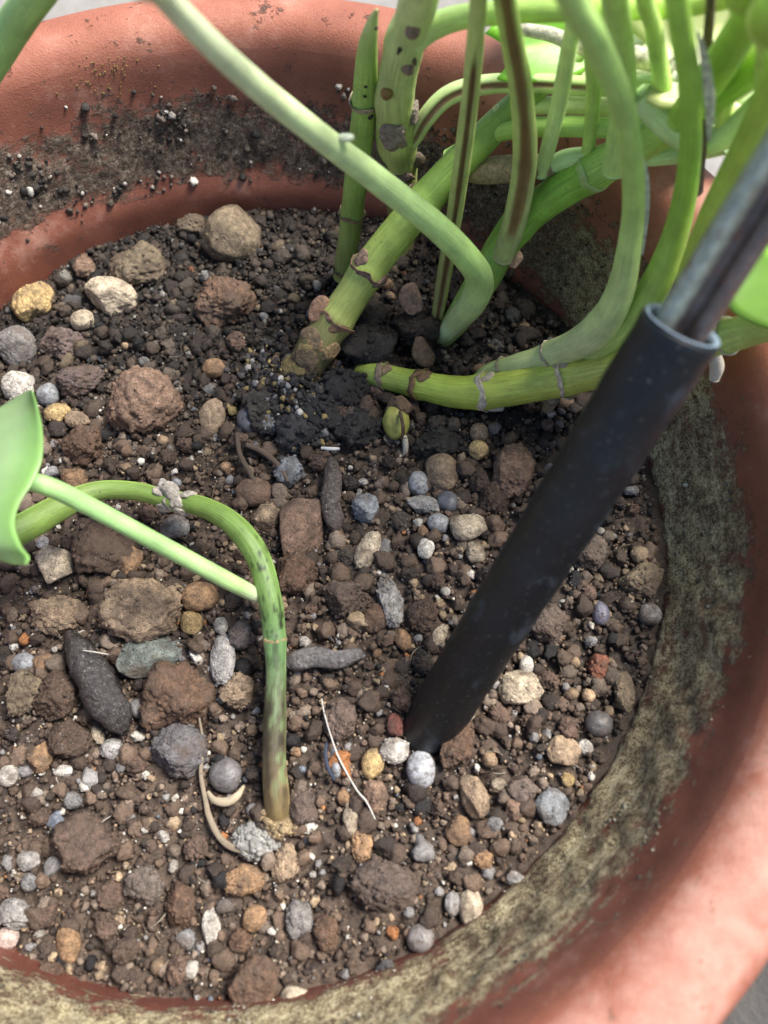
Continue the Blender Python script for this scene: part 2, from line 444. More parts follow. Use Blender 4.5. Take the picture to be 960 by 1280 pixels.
def strip(rows, name):
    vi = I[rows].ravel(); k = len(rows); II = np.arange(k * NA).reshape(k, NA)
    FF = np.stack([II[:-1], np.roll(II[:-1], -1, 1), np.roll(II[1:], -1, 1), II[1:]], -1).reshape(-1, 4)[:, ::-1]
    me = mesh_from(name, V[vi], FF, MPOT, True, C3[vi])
    at_ = me.attributes.new('damp_shade', 'FLOAT', 'POINT'); at_.data.foreach_set('value', DAMP_SHADE[vi].astype(np.float32))
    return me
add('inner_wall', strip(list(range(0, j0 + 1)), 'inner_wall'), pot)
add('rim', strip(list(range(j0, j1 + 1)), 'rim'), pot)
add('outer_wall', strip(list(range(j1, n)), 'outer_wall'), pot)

# ------------------------------------------------------------------ grains (joined, colour per grain)
TPL = {0: [rock(0, 100 + k, 'angular') for k in range(16)], 1: [rock(1, 200 + k, 'crumb') for k in range(24)], 2: [rock(2, 300 + k, 'crumb') for k in range(24)]}
for _t, _j in ((0, .16), (1, .13), (2, .07)):
    TPL[_t] = [(v * (1 + _j * np.random.default_rng(_t * 99 + q).normal(size=(len(v), 1))), f) for q, (v, f) in enumerate(TPL[_t])]
def grains(name, P, S, colors, tier, mat, parent=None, smooth=True):
    m = len(P); tp = TPL[tier]; kind = rng.integers(0, len(tp), m)
    Rm = rand_rot(m); sc3 = S[:, None] * rng.uniform(.72, 1.2, (m, 3))
    nv = len(tp[0][0]); base = np.stack([t[0] for t in tp])[kind] * sc3[:, None, :]
    W = np.einsum('mij,mvj->mvi', Rm, base) + P[:, None, :]
    F0 = tp[0][1]
    FF = (F0[None] + (np.arange(m) * nv)[:, None, None]).reshape(-1, 3)
    CC = np.repeat(colors, nv, 0)
    me = mesh_from(name, W.reshape(-1, 3), FF, mat, smooth, CC)
    return add(name, me, parent, kind='stuff')

PAL = np.array([(.075, .050, .036), (.040, .028, .021), (.135, .090, .062), (.20, .150, .112), (.33, .24, .15), (.24, .225, .215), (.58, .54, .47), (.30, .125, .045), (.012, .010, .010), (.13, .145, .17)])
PW = np.array([.26, .13, .33, .14, .055, .035, .022, .009, .025, .004])
def humus(x, y):  # weight of dark humus, with shade painted in at the back and right
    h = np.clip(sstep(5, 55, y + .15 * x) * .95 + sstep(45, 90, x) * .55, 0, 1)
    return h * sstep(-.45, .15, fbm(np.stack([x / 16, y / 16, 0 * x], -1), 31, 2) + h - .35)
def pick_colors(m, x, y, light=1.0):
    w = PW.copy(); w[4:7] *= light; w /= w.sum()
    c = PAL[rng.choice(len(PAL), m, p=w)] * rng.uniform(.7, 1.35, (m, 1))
    # humus and painted-in shade darken back and right, browner in the open part
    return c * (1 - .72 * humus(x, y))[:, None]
def disc(m, R):
    r = R * np.sqrt(rng.uniform(0, 1, m)); a = rng.uniform(0, 2 * np.pi, m)
    return r * np.cos(a), r * np.sin(a)

# the soil body
gs_ = .52; gn = int(2 * 101 / gs_) + 1
gxx, gyy = np.meshgrid(np.linspace(-102, 102, gn), np.linspace(-102, 102, gn), indexing='ij')
Pg = np.stack([gxx, gyy, 0 * gxx], -1).reshape(-1, 3)
crm = fbm(Pg / 2.6, 71, 3); crm2 = np.abs(vnoise(Pg / 1.5, 75)); clump = fbm(Pg / 9, 78, 2)
zz = soil_h(gxx, gyy).ravel() - .8 + 1.5 * crm + .7 * crm2 + .5 * clump
V = np.stack([Pg[:, 0], Pg[:, 1], zz], -1)
I = np.arange(gn * gn).reshape(gn, gn)
F = np.stack([I[:-1, :-1], I[1:, :-1], I[1:, 1:], I[:-1, 1:]], -1).reshape(-1, 4)
F = F[(np.hypot(V[F, 0], V[F, 1]).max(1) < 101.4)]
use = np.unique(F); mp_ = np.zeros(len(V), np.int64); mp_[use] = np.arange(len(use)); V = V[use]; F = mp_[F]
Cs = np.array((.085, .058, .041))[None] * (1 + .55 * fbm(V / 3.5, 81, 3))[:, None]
Cs = Cs * (1 - .82 * humus(V[:, 0], V[:, 1]))[:, None]  # humus and painted shade on the soil surface too
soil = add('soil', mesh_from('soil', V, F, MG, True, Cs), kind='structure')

# ------------------------------------------------------------------ stones picked out one by one
BRN, DBR, TAN, PTAN, YTAN, OLV, GRY, PGRY, WHT, ORG, RED, BLU, PUR, DRK, GRN, PNK = (
    (.128, .074, .046), (.075, .047, .032), (.30, .215, .140), (.44, .36, .26), (.46, .32, .145), (.165, .125, .080), (.22, .20, .19), (.32, .30, .28), (.54, .50, .44),
    (.28, .168, .090), (.22, .080, .046), (.25, .258, .268), (.16, .15, .152), (.035, .030, .032), (.17, .19, .165), (.22, .138, .094))
ST = [  # px, py, width, height (photo pixels), turn, style, colour, label
(42,377,50,52,0,'pitted',YTAN,'round yellow-tan pitted stone against the red pot wall'),
(138,370,66,44,-12,'pitted',PTAN,'pale cream oval stone peppered with dark pits near the back wall'),
(103,400,28,24,10,'smooth',PTAN,'small pale tan stone between the yellow stone and the cream pitted oval'),
(106,335,28,30,0,'crumb',PNK,'pinkish brown stone touching the pot wall behind the cream pitted oval'),
(172,335,68,56,8,'crumb',OLV,'rough olive brown lump just behind the cream pitted oval'),
(291,293,74,68,0,'angular',OLV,'heart-shaped olive brown stone at the foot of the back wall'),
(239,282,36,30,0,'crumb',OLV,'small olive stone beside the heart-shaped stone'),
(280,378,78,64,5,'crumb',BRN,'reddish brown earth lump in front of the heart-shaped stone'),
(178,503,98,88,0,'crumb',PNK,'large square brown lump with a flat pinkish face'),
(107,556,58,54,10,'crumb',BRN,'round brown lump beside the square flat-faced lump'),
(95,600,36,34,0,'crumb',ORG,'small rusty lump behind the bend of the green shoot'),
(20,434,48,54,0,'pitted',GRY,'grey pumice-like stone below the yellow-tan stone'),
(78,428,58,44,0,'crumb',(.14,.10,.085),'crumbly grey-brown lump right of the grey pumice-like stone'),
(100,475,60,40,15,'crumb',(.12,.085,.075),'purplish brown crumb pile behind the tip of the upright leaf'),
(268,460,30,24,0,'smooth',ORG,'small orange-tan pebble behind the square flat-faced lump'),
(265,522,34,54,-20,'angular',TAN,'tan curled chip standing right of the square flat-faced lump'),
(60,493,28,26,0,'bead',BLU,'pale blue-grey pebble beside the cream stone at the leaf tip'),
(72,517,32,26,0,'pitted',YTAN,'ochre stone pair end nearer the blue-grey pebble and leaf'),
(97,526,34,22,-20,'pitted',TAN,'flat tan stone leaning on the round brown lump'),
(24,482,38,42,0,'pitted',WHT,'cream white stone behind the tip of the upright leaf'),
(318,616,46,36,0,'smooth',PNK,'brown-pink stone behind the arch of the green shoot'),
(377,658,60,88,-12,'angular',PNK,'tall angular pink-tan rock right of the green arching shoot'),
(333,646,36,36,0,'pitted',TAN,'tan stone tucked against the outer bend of the green shoot'),
(362,590,38,38,0,'crumb',BLU,'blue-grey clod behind the tall angular pink-tan rock'),
(366,716,58,54,30,'crumb',BRN,'brown lump in front of the tall angular pink-tan rock'),
(130,685,78,74,0,'crumb',DBR,'dark brown lump under the slanting leaf stalk'),
(161,699,32,42,-25,'angular',ORG,'orange-tan curled flake under the slanting leaf stalk'),
(70,706,44,46,30,'angular',PTAN,'cream and brown broken chip below the upright leaf'),
(73,767,64,52,0,'crumb',TAN,'knobbly tan stone below the cream and brown broken chip'),
(178,762,100,80,-5,'crumb',TAN,'big rough tan block between the leaf stalk and the dark bark stick'),
(250,746,44,38,0,'smooth',ORG,'glossy orange-brown pebble right of the big rough tan block'),
(240,778,28,28,0,'smooth',YTAN,'small yellow-orange pebble below the glossy orange-brown pebble'),
(276,782,18,20,0,'smooth',WHT,'tiny white round pebble above the white elongated stone'),
(303,795,36,36,0,'crumb',(.16,.13,.12),'grey-brown round crumb touching the green shoot'),
(279,824,32,60,4,'pitted',PGRY,'white-grey elongated pitted stone behind the tan-orange stone'),
(186,818,82,48,15,'angular',GRN,'flat greenish grey slab below the big rough tan block'),
(222,868,92,82,0,'crumb',BRN,'round reddish brown earth ball right of the dark bark stick'),
(295,862,44,48,0,'crumb',TAN,'tan-orange rough stone between earth ball and woody shoot base'),
(222,940,76,68,0,'crumb',(.12,.11,.112),'speckled grey-purple lump in front of the reddish brown earth ball'),
(282,969,40,40,0,'bead',PUR,'purple-grey round bead cradled by a curved pale root'),
(30,828,28,24,0,'bead',BLU,'shiny blue-grey pebble left of the dark bark stick'),
(56,828,28,22,0,'smooth',ORG,'orange pebble touching the shiny blue-grey pebble by the bark stick'),
(30,866,46,54,0,'crumb',OLV,'olive-tan lump in front of the shiny blue-grey pebble'),
(70,868,58,60,0,'crumb',DBR,'dark brown lump left of the dark bark stick'),
(52,948,34,36,0,'crumb',ORG,'orange-brown stone in front of the dark brown lumps left of the stick'),
(90,925,54,50,0,'crumb',DBR,'dark brown clod beside the orange-brown stone'),
(10,970,26,24,0,'smooth',WHT,'cream white chip left of the orange-brown stone'),
(78,964,26,14,0,'angular',WHT,'thin white chip in front of the dark brown clod'),
(122,918,16,26,20,'pitted',PTAN,'narrow cream crumb in front of the dark bark stick'),
(140,935,28,26,0,'pitted',PGRY,'porous whitish stone in front of the dark bark stick'),
(108,1058,94,78,0,'crumb',(.115,.075,.055),'wide brown earth lump flecked with white in the open soil'),
(36,1075,28,24,0,'pitted',PGRY,'pale grey stone left of the wide white-flecked earth lump'),
(20,1140,52,38,0,'crumb',PGRY,'whitish rough clod near the front wall of the pot'),
(10,1172,26,26,0,'smooth',(.55,.42,.36),'pinkish white pebble in front of the whitish rough clod'),
(86,1178,28,44,15,'smooth',ORG,'upright orange stone near the front wall of the pot'),
(64,1216,34,28,0,'crumb',BRN,'brown stone at the front wall beside the upright orange stone'),
(265,1160,24,42,10,'angular',WHT,'white teardrop stone in the open soil'),
(305,1100,62,36,8,'crumb',ORG,'long orange-brown stone in front of the woody shoot base'),
(356,1080,36,46,0,'crumb',TAN,'upright tan-brown stone right of the long orange-brown stone'),
(318,1148,32,28,10,'smooth',ORG,'small orange-tan stone right of the white teardrop stone'),
(300,1174,30,30,0,'crumb',BRN,'round brown pebble below the small orange-tan stone'),
(318,1232,68,76,0,'crumb',BRN,'big brown lump beside the smooth cream pebble at the front'),
(366,1256,38,44,-25,'smooth',PTAN,'smooth cream tan pebble beside the big brown lump at the front'),
(225,1133,40,52,0,'crumb',BRN,'upright brown lump left of the white teardrop stone'),
(180,1108,52,46,0,'crumb',(.14,.11,.09),'grey-brown lump right of the wide white-flecked earth lump'),
(374,1150,36,44,0,'crumb',GRY,'grey knobbly stone right of the small orange-tan stone'),
(552,590,42,46,0,'smooth',TAN,'round sandy tan stone in front of the creeping stem'),
(599,541,22,24,0,'smooth',TAN,'brownish pebble under the creeping stem'),
(598,562,24,24,0,'smooth',YTAN,'yellow pebble in front of the brownish pebble under the stem'),
(640,592,54,78,-10,'crumb',PNK,'large pinkish tan rough rock left of the black sleeve'),
(585,658,46,36,-10,'angular',PTAN,'cream wedge-shaped stone in front of the large pinkish rough rock'),
(594,690,26,28,0,'angular',PTAN,'cream chip touching the black sleeve behind'),
(458,636,36,38,0,'crumb',BLU,'blue-grey rounded stone beside the upright dark twig'),
(523,604,26,30,0,'bead',BLU,'pale blue-grey pebble left of the round sandy tan stone'),
(530,632,42,24,-10,'angular',PGRY,'whitish flat chip in front of the round sandy tan stone'),
(560,628,28,28,0,'bead',(.10,.105,.12),'dark slate pebble right of the whitish flat chip'),
(548,654,28,24,0,'bead',BLU,'blue-grey pebble in front of the dark slate pebble'),
(532,686,22,26,0,'smooth',WHT,'white upright pebble in front of the whitish flat chip'),
(460,688,28,50,-25,'pitted',PTAN,'hooked cream chip in front of the blue-grey rounded stone'),
(488,750,32,68,6,'crumb',PGRY,'upright grey-white flaky bark piece in the open soil'),
(528,770,40,42,0,'crumb',DBR,'dark brown crumb right of the grey-white flaky bark piece'),
(504,800,20,26,20,'smooth',ORG,'orange pebble in front of the grey-white flaky bark piece'),
(470,775,36,40,0,'crumb',BRN,'brown crumb left of the orange pebble and flaky bark piece'),
(549,795,18,34,-20,'angular',PTAN,'pale yellowish chip wedged against the black sleeve'),
(650,861,56,42,3,'pitted',PTAN,'cream tan oblong stone right of the foot of the black sleeve'),
(658,832,18,26,0,'smooth',WHT,'small white pebble standing behind the cream oblong stone'),
(748,833,28,32,0,'crumb',RED,'rust red cube-shaped crumb near the right wall'),
(780,866,26,50,0,'crumb',OLV,'olive upright stone against the right wall'),
(802,726,56,42,5,'crumb',OLV,'olive-brown stone with a mossy yellow face at the right wall'),
(813,768,28,26,0,'smooth',GRY,'grey pebble in front of the mossy-faced olive stone'),
(751,767,22,28,0,'bead',(.12,.115,.155),'dark violet-blue round bead near the right wall'),
(748,905,34,30,0,'bead',(.085,.08,.08),'dark grey pebble in front of the rust red crumb'),
(527,962,36,42,0,'bead',(.34,.345,.36),'smooth light grey egg-shaped pebble at the foot of the black sleeve'),
(494,938,38,30,10,'pitted',WHT,'white pitted stone behind the smooth light grey egg-shaped pebble'),
(466,955,28,36,-10,'smooth',YTAN,'yellow stone left of the white pitted stone'),
(494,907,20,28,10,'smooth',(.17,.06,.045),'dark red pebble touching the foot of the black sleeve'),
(574,932,40,66,-32,'crumb',BRN,'brown crumbly chunk leaning by the foot of the black sleeve'),
(593,992,36,54,8,'angular',TAN,'layered ochre stone in front of the brown crumbly chunk'),
(573,1038,34,34,-20,'angular',ORG,'orange-brown angular stone in front of the layered ochre stone'),
(689,1009,44,40,30,'angular',BLU,'blue-grey angular stone near the right wall'),
(704,939,40,36,-35,'angular',TAN,'angular olive-tan stone behind the blue-grey angular stone'),
(731,934,20,18,0,'smooth',WHT,'small white pebble right of the angular olive-tan stone'),
(710,975,16,16,0,'smooth',YTAN,'tiny ochre pebble between the olive-tan and blue-grey angular stones'),
(644,1012,28,26,0,'pitted',PNK,'pinkish pitted pebble left of the blue-grey angular stone'),
(652,985,40,34,0,'crumb',(.15,.11,.09),'grey-brown crumb behind the pinkish pitted pebble'),
(623,980,18,14,0,'smooth',PTAN,'tiny cream pebble right of the layered ochre stone'),
(588,1135,30,42,0,'smooth',PTAN,'smooth cream stone near the front wall'),
(566,1130,20,26,0,'smooth',PGRY,'light grey pebble left of the smooth cream stone at the front'),
(645,1098,24,16,0,'angular',PGRY,'flat light grey chip beside the crusted front wall'),
(604,1075,26,22,0,'crumb',ORG,'rusty orange crumb in front of the orange-brown angular stone'),
(467,995,36,38,0,'crumb',PNK,'pinkish brown stone at the end of the white thread'),
(430,997,18,18,0,'smooth',ORG,'small orange pebble left of the white thread'),
(438,1025,20,32,0,'pitted',PTAN,'cream pitted stone in front of the white thread'),
(452,1056,28,42,0,'crumb',ORG,'orange-brown upright stone in front of the cream pitted stone'),
(525,1172,34,32,0,'bead',GRY,'grey rounded pebble near the front wall'),
(485,1217,32,30,0,'crumb',(.09,.085,.085),'dark grey crumb against the front wall'),
(480,1110,90,60,0,'crumb',(.10,.072,.058),'broad flat brown clod in the open soil near the front'),
(408,1165,36,44,0,'crumb',BRN,'brown stone left of the grey rounded pebble at the front'),
(312,524,30,34,0,'bead',(.10,.105,.125),'dark slate bead under the root crown of the thick stem'),
(337,530,30,28,0,'crumb',BLU,'bluish clod under the root crown of the thick stem'),
(620,625,44,40,0,'crumb',DBR,'dark lump in front of the large pinkish rough rock'),
(600,600,30,34,0,'crumb',DBR,'dark crumb between the sandy tan stone and the pinkish rough rock'),
(425,900,44,50,0,'crumb',(.13,.09,.07),'brown crumb pile around the top of the white thread'),
(740,690,44,50,0,'crumb',(.12,.09,.07),'pale brown crumbly lump right of the black sleeve'),
(685,780,52,46,0,'crumb',(.13,.095,.075),'grey-brown crumbly mound beside the black sleeve'),
(380,1006,40,44,0,'crumb',(.12,.085,.068),'brown crumb beside the rotting base of the woody shoot'),
(218,660,36,32,0,'pitted',PGRY,'grey-white stone under the joint of the green shoot'),
(430,745,60,50,0,'crumb',(.115,.08,.062),'soft brown crumb between the green shoot and flaky bark piece'),
]
occ = []                                                     # (x, y, radius) taken
def put_stone(px, py, w, h, turn, style, colour, label, k, group=None):
    P = at(px, py, 1.0); z0 = float(soil_h(P[0], P[1])); P = at(px, py, z0 + 1.2)
    mmpp = depth(P) / FPX
    wm, hm = w * mmpp / 2 * 1.06, h * mmpp / 2 * 1.12
    tz = min(wm, hm) * (.85 if style != 'angular' else .75)
    zc = z0 + tz * .16 + .5; P = at(px, py, zc)
    big = max(w, h)
    n = 4 if big > 40 else 3
    Vv, Ff = rock(n, 1000 + k * 7, style)
    ext = np.abs(Vv).max(0); Vv = Vv / ext * np.array([wm, hm, tz])
    a = math.radians(turn); R2 = np.array([[_c(a), -_s(a), 0], [_s(a), _c(a), 0], [0, 0, 1]])
    Vv = Vv @ R2.T
    if style in ('bead', 'smooth'): Vv, Ff = gritty(Vv, Ff, 16, .1, .3, k)
    if style in ('crumb', 'pitted', 'angular'):
        # grit that is part of the stone's own crust
        gm = int({'crumb': 1.0, 'pitted': .5, 'angular': .4}[style] * min(300, 40 + 1.9 * wm * hm))
        Vv, Ff = gritty(Vv, Ff, gm, .13, min(.62, .17 * min(wm, hm)), k)
    bead = style == 'bead'
    me = mesh_from('stone', Vv, Ff, MBEAD if bead else MS)
    nm = 'pebble' if big <= 30 or style in ('bead', 'smooth') else ('earth_lump' if style == 'crumb' else 'stone')
    o = add(nm, me, None, label, {'pebble': 'pebble', 'earth_lump': 'earth lump', 'stone': 'stone'}[nm], group or 'stones lying on the potting soil', loc=Vector(P) * MM)
    f = rng.uniform(.88, 1.15)
    o.color = (*[min(1, c * f) for c in colour], 1)
    occ.append((P[0], P[1], (wm + hm) / 2))
for k, s in enumerate(ST): put_stone(*s, k)
occ_named = np.array(occ)

# ------------------------------------------------------------------ small loose pebbles, individuals of a few looks
SMALL = [('earth_crumb', 'small brown earth crumb lying loose between the bigger stones', 'earth lump', 'small brown earth crumbs', 'crumb', (.115, .072, .052), .30, (1.5, 3.0)),
         ('earth_crumb', 'small blackish humus crumb lying loose between the bigger stones', 'earth lump', 'small blackish crumbs', 'crumb', (.04, .03, .025), .13, (1.4, 2.8)),
         ('pebble', 'small loose tan pebble bedded among fine soil grains', 'pebble', 'small loose tan pebbles', 'smooth', (.30, .205, .125), .16, (1.0, 1.9)),
         ('pebble', 'small loose grey pebble bedded among fine soil grains', 'pebble', 'small loose grey pebbles', 'pitted', (.25, .24, .235), .16, (1.0, 2.0)),
         ('pebble', 'small loose white chip bedded among fine soil grains', 'pebble', 'small loose white chips', 'angular', (.52, .48, .42), .12, (.7, 1.4)),
         ('pebble', 'small loose rusty orange pebble bedded among fine soil grains', 'pebble', 'small loose orange pebbles', 'smooth', (.25, .15, .085), .04, (.9, 1.7)),
         ('pebble', 'small loose bluish round bead bedded among fine soil grains', 'pebble', 'small loose bluish beads', 'bead', (.22, .225, .235), .03, (1.0, 1.7))]
tpls = {}
for si, s in enumerate(SMALL):
    tpls[si] = []
    for k in range(6):
        Vv, Ff = rock(2 if s[4] != 'crumb' else 3, 5000 + si * 40 + k, s[4])
        if s[4] == 'crumb': Vv, Ff = gritty(Vv, Ff, 90, .07, .26, 7 + k)
        elif s[4] != 'bead': Vv, Ff = gritty(Vv, Ff, 24, .06, .16, 9 + k)
        tpls[si].append(mesh_from(s[0], Vv, Ff, MBEAD if s[4] == 'bead' else MS))
wts = np.array([s[6] for s in SMALL]); wts /= wts.sum()
tries = 0; made = 0
occ_a = occ_named.copy()
while made < 165 and tries < 9000:
    tries += 1
    px, py = rng.uniform(-10, 850), rng.uniform(330, 1270)
    P = at(px, py, 0)
    if math.hypot(P[0], P[1]) > 95: continue
    if P[1] > 30 and rng.random() < .5: continue
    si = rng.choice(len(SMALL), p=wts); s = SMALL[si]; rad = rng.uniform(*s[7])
    if (np.hypot(occ_a[:, 0] - P[0], occ_a[:, 1] - P[1]) < occ_a[:, 2] * .95 + rad * .9).any(): continue
    o = add(s[0], tpls[si][int(rng.integers(6))], None, s[1], s[2], s[3])
    z = float(soil_h(P[0], P[1])) + rad * .25 + .4
    o.location = (P[0] * MM, P[1] * MM, z * MM)
    o.rotation_euler = tuple(rng.uniform(0, 6.28, 3)); e = rad * rng.uniform(.8, 1.25, 3); o.scale = tuple(e)
    f = rng.uniform(.65, 1.35); o.color = (*[c * f for c in s[5]], 1)
    occ_a = np.vstack([occ_a, (P[0], P[1], rad)]); made += 1

# ------------------------------------------------------------------ soil crumbs and grit that nobody could count
def free(x, y, k=.82, table=occ_named):
    m = np.ones(len(x), bool)
    for (ox, oy, r) in table: m &= np.hypot(x - ox, y - oy) > r * k
    return m
def layer(name, m, smin, smax, tier, lift, light, power=1.6, smooth=True):
    x, y = disc(m, 99.6)
    ok = free(x, y, .9 if tier == 2 else .8, occ_a if tier == 2 else occ_named); x, y = x[ok], y[ok]
    m = len(x); s = smin + (smax - smin) * rng.uniform(0, 1, m) ** power
    s = np.where(np.hypot(x, y) > 97, np.minimum(s, 1.1), s)
    z = soil_h(x, y) + s * rng.uniform(-.35, .6, m) + lift
    return grains(name, np.stack([x, y, z], -1), s, pick_colors(m, x, y, light), tier, MG, None, smooth)
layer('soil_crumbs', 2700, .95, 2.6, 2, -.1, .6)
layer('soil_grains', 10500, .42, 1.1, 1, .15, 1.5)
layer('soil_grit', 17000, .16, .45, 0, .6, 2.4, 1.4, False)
# dust and grit on top of the bigger lumps
gx, gy, gzs, gs = [], [], [], []

# ------------------------------------------------------------------ stems
def catmull(K, n):
    K = np.asarray(K, float); m = len(K)
    A = np.vstack([2 * K[0] - K[1], K, 2 * K[-1] - K[-2]])
    out = []
    for i in range(m - 1):
        p0, p1, p2, p3 = A[i:i + 4]
        for t in np.linspace(0, 1, n, endpoint=False):
            out.append(.5 * ((2 * p1) + (-p0 + p2) * t + (2 * p0 - 5 * p1 + 4 * p2 - p3) * t * t + (-p0 + 3 * p1 - 3 * p2 + p3) * t ** 3))
    out.append(K[-1]); return np.array(out)

class Path:
    """a stem's course: key points (px, py, z mm, width px) or, with world=True, (x, y, z, radius) in mm"""
    def __init__(s, keys, world=False, n=14, ext=None, tip=False):
        K = []
        for a, b, c, w in keys:
            if world: K.append((a, b, c, w))
            else:
                P = at(a, b, c); dd = depth(P); K.append((*P, w * dd / FPX / 2 * .98 * dd / float(np.linalg.norm(P - CAM))))
        if ext is not None:
            w = K[-1][3]
            for f in (.35, .7, 1.0): K.append((K[-1][0] + ext[0] * .35, K[-1][1] + ext[1] * .35, K[-1][2] + ext[2] * .35, w * ((1 - .3 * f) if not tip else {.35: 1.0, .7: .75, 1.0: .06}[f])))
        Q = catmull(K, n); s.P = Q[:, :3]; s.R = np.maximum(Q[:, 3], .12); s.n = n
        T = np.gradient(s.P, axis=0); s.T = T / np.linalg.norm(T, axis=1)[:, None]
        N = CAM - s.P; N = N - (N * s.T).sum(1)[:, None] * s.T
        # keep the reference direction smooth along the stem
        N /= np.linalg.norm(N, axis=1)[:, None]
        for _ in range(6):
            N[1:-1] = (N[:-2] + N[1:-1] + N[2:]) / 3
            N = N - (N * s.T).sum(1)[:, None] * s.T; N /= np.linalg.norm(N, axis=1)[:, None]
        s.N = N; s.B = np.cross(s.T, N)
        s.L = np.concatenate([[0], np.cumsum(np.linalg.norm(np.diff(s.P, axis=0), axis=1))])
    def near(s, px, py):
        D = s.P - CAM; x = 480 + FPX * (D @ RGT) / (D @ FWD); y = 640 - FPX * (D @ UPV) / (D @ FWD)
        return int(np.argmin((x - px) ** 2 + (y - py) ** 2))

def tube(name, path, mat, color, parent=None, seg=28, seed=0, lump=.04, swell=(), groove=None, flat=1.0, rscale=None, round_end=True, **kw):
    P, R, n = path.P, path.R.copy(), len(path.P)
    if rscale is not None: R = R * rscale
    for (i, amt, wid) in swell: R = R * (1 + amt * np.exp(-((path.L - path.L[i]) / wid) ** 2))
    th = np.linspace(0, 2 * np.pi, seg, endpoint=False)           # theta 0 faces the path's reference direction
    V = np.zeros((n, seg, 3)); ct, st = np.cos(th), np.sin(th)
    rad = np.repeat(R[:, None], seg, 1)
    nz = fbm(np.stack([np.repeat(path.L[:, None], seg, 1) / 6, np.tile(ct * 1.2, (n, 1)), np.tile(st * 1.2, (n, 1))], -1).reshape(-1, 3), seed, 3).reshape(n, seg)
    rad = rad * (1 + lump * nz)
    if mat in (MBARK, MROOT): rad = rad * (1 + (.07 if mat is MBARK else .03) * np.cos(th * 6 + 2.0 * np.sin(2 * th + seed))[None] + .06 * fbm(np.stack([np.repeat(path.L[:, None], seg, 1) / 2.2, np.tile(ct * 4, (n, 1)), np.tile(st * 4, (n, 1))], -1).reshape(-1, 3), seed + 5, 2).reshape(n, seg))
    if mat in (MST, MPET): rad = rad * (1 + (.016 if mat is MST else .007) * np.cos(th * 11 + 1.2 * np.sin(3 * th + seed)))[None]
    if groove:
        g_th, g_w, g_d, g0, g1 = groove
        dth = np.abs((th - g_th + np.pi) % (2 * np.pi) - np.pi)
        prof_ = np.exp(-(dth / g_w) ** 2)
        fade = sstep(g0, g0 + 4, path.L) * (1 - sstep(g1 - 4, g1, path.L))
        rad = rad * (1 - g_d * prof_[None] * fade[:, None])
    V = P[:, None] + rad[..., None] * (ct[None, :, None] * path.N[:, None] * flat + st[None, :, None] * path.B[:, None])
    V = V.reshape(-1, 3); I = np.arange(n * seg).reshape(n, seg)
    F = np.stack([I[:-1], np.roll(I[:-1], -1, 1), np.roll(I[1:], -1, 1), I[1:]], -1).reshape(-1, 4)
    faces = [tuple(f) for f in F]
    ends = []
    for row, sgn in ((0, -1), (n - 1, 1)):
        c = P[row] + sgn * path.T[row] * R[row] * (.55 if round_end else 0)
        # a domed cap: one inner ring and a tip
        k0 = len(V); mid = P[row] + (V[I[row]] - P[row]) * .72 + sgn * path.T[row] * R[row] * (.38 if round_end else 0)
        V = np.vstack([V, mid, c[None]])
        for q in range(seg):
            a, b = I[row][q], I[row][(q + 1) % seg]; e, f = k0 + q, k0 + (q + 1) % seg
            faces += [(a, b, f, e) if sgn < 0 else (b, a, e, f)]
            faces += [(e, f, k0 + seg) if sgn < 0 else (f, e, k0 + seg)]
    # colour per vertex
    Lg = np.repeat(path.L[:, None], seg, 1); Tg = np.tile(th, (n, 1))
    C = color(Lg, Tg, path) if callable(color) else np.tile(np.array(color, float), (n, seg, 1))
    if mat in (MST, MPET): C = np.clip(C * np.array((1.38, 1.38, 1.3)) if mat is MPET else C * np.array((1.22, 1.24, 1.05)), 0, .8)
    C = C.reshape(-1, 3); C = np.vstack([C, C[:seg], C[:1], C[-seg:], C[-1:]])
    me = mesh_from(name, V, faces, mat, True, C)
    uvl = me.uv_layers.new(name='UVMap')
    U = np.zeros((len(V), 2)); U[:n * seg, 0] = (Tg / (2 * np.pi)).ravel(); U[:n * seg, 1] = Lg.ravel()
    U[n * seg:n * seg + seg + 1] = U[0]; U[n * seg + seg + 1:] = U[n * seg - 1]
    U[:, 0] = np.abs(U[:, 0] * 2 - 1)                                # seamless mirror
    li = np.zeros(len(me.loops), np.int32); me.loops.foreach_get('vertex_index', li)
    uvl.data.foreach_set('uv', U[li].astype(np.float32).ravel())
    LAST[0] = add(name, me, parent, **kw)
    return LAST[0]

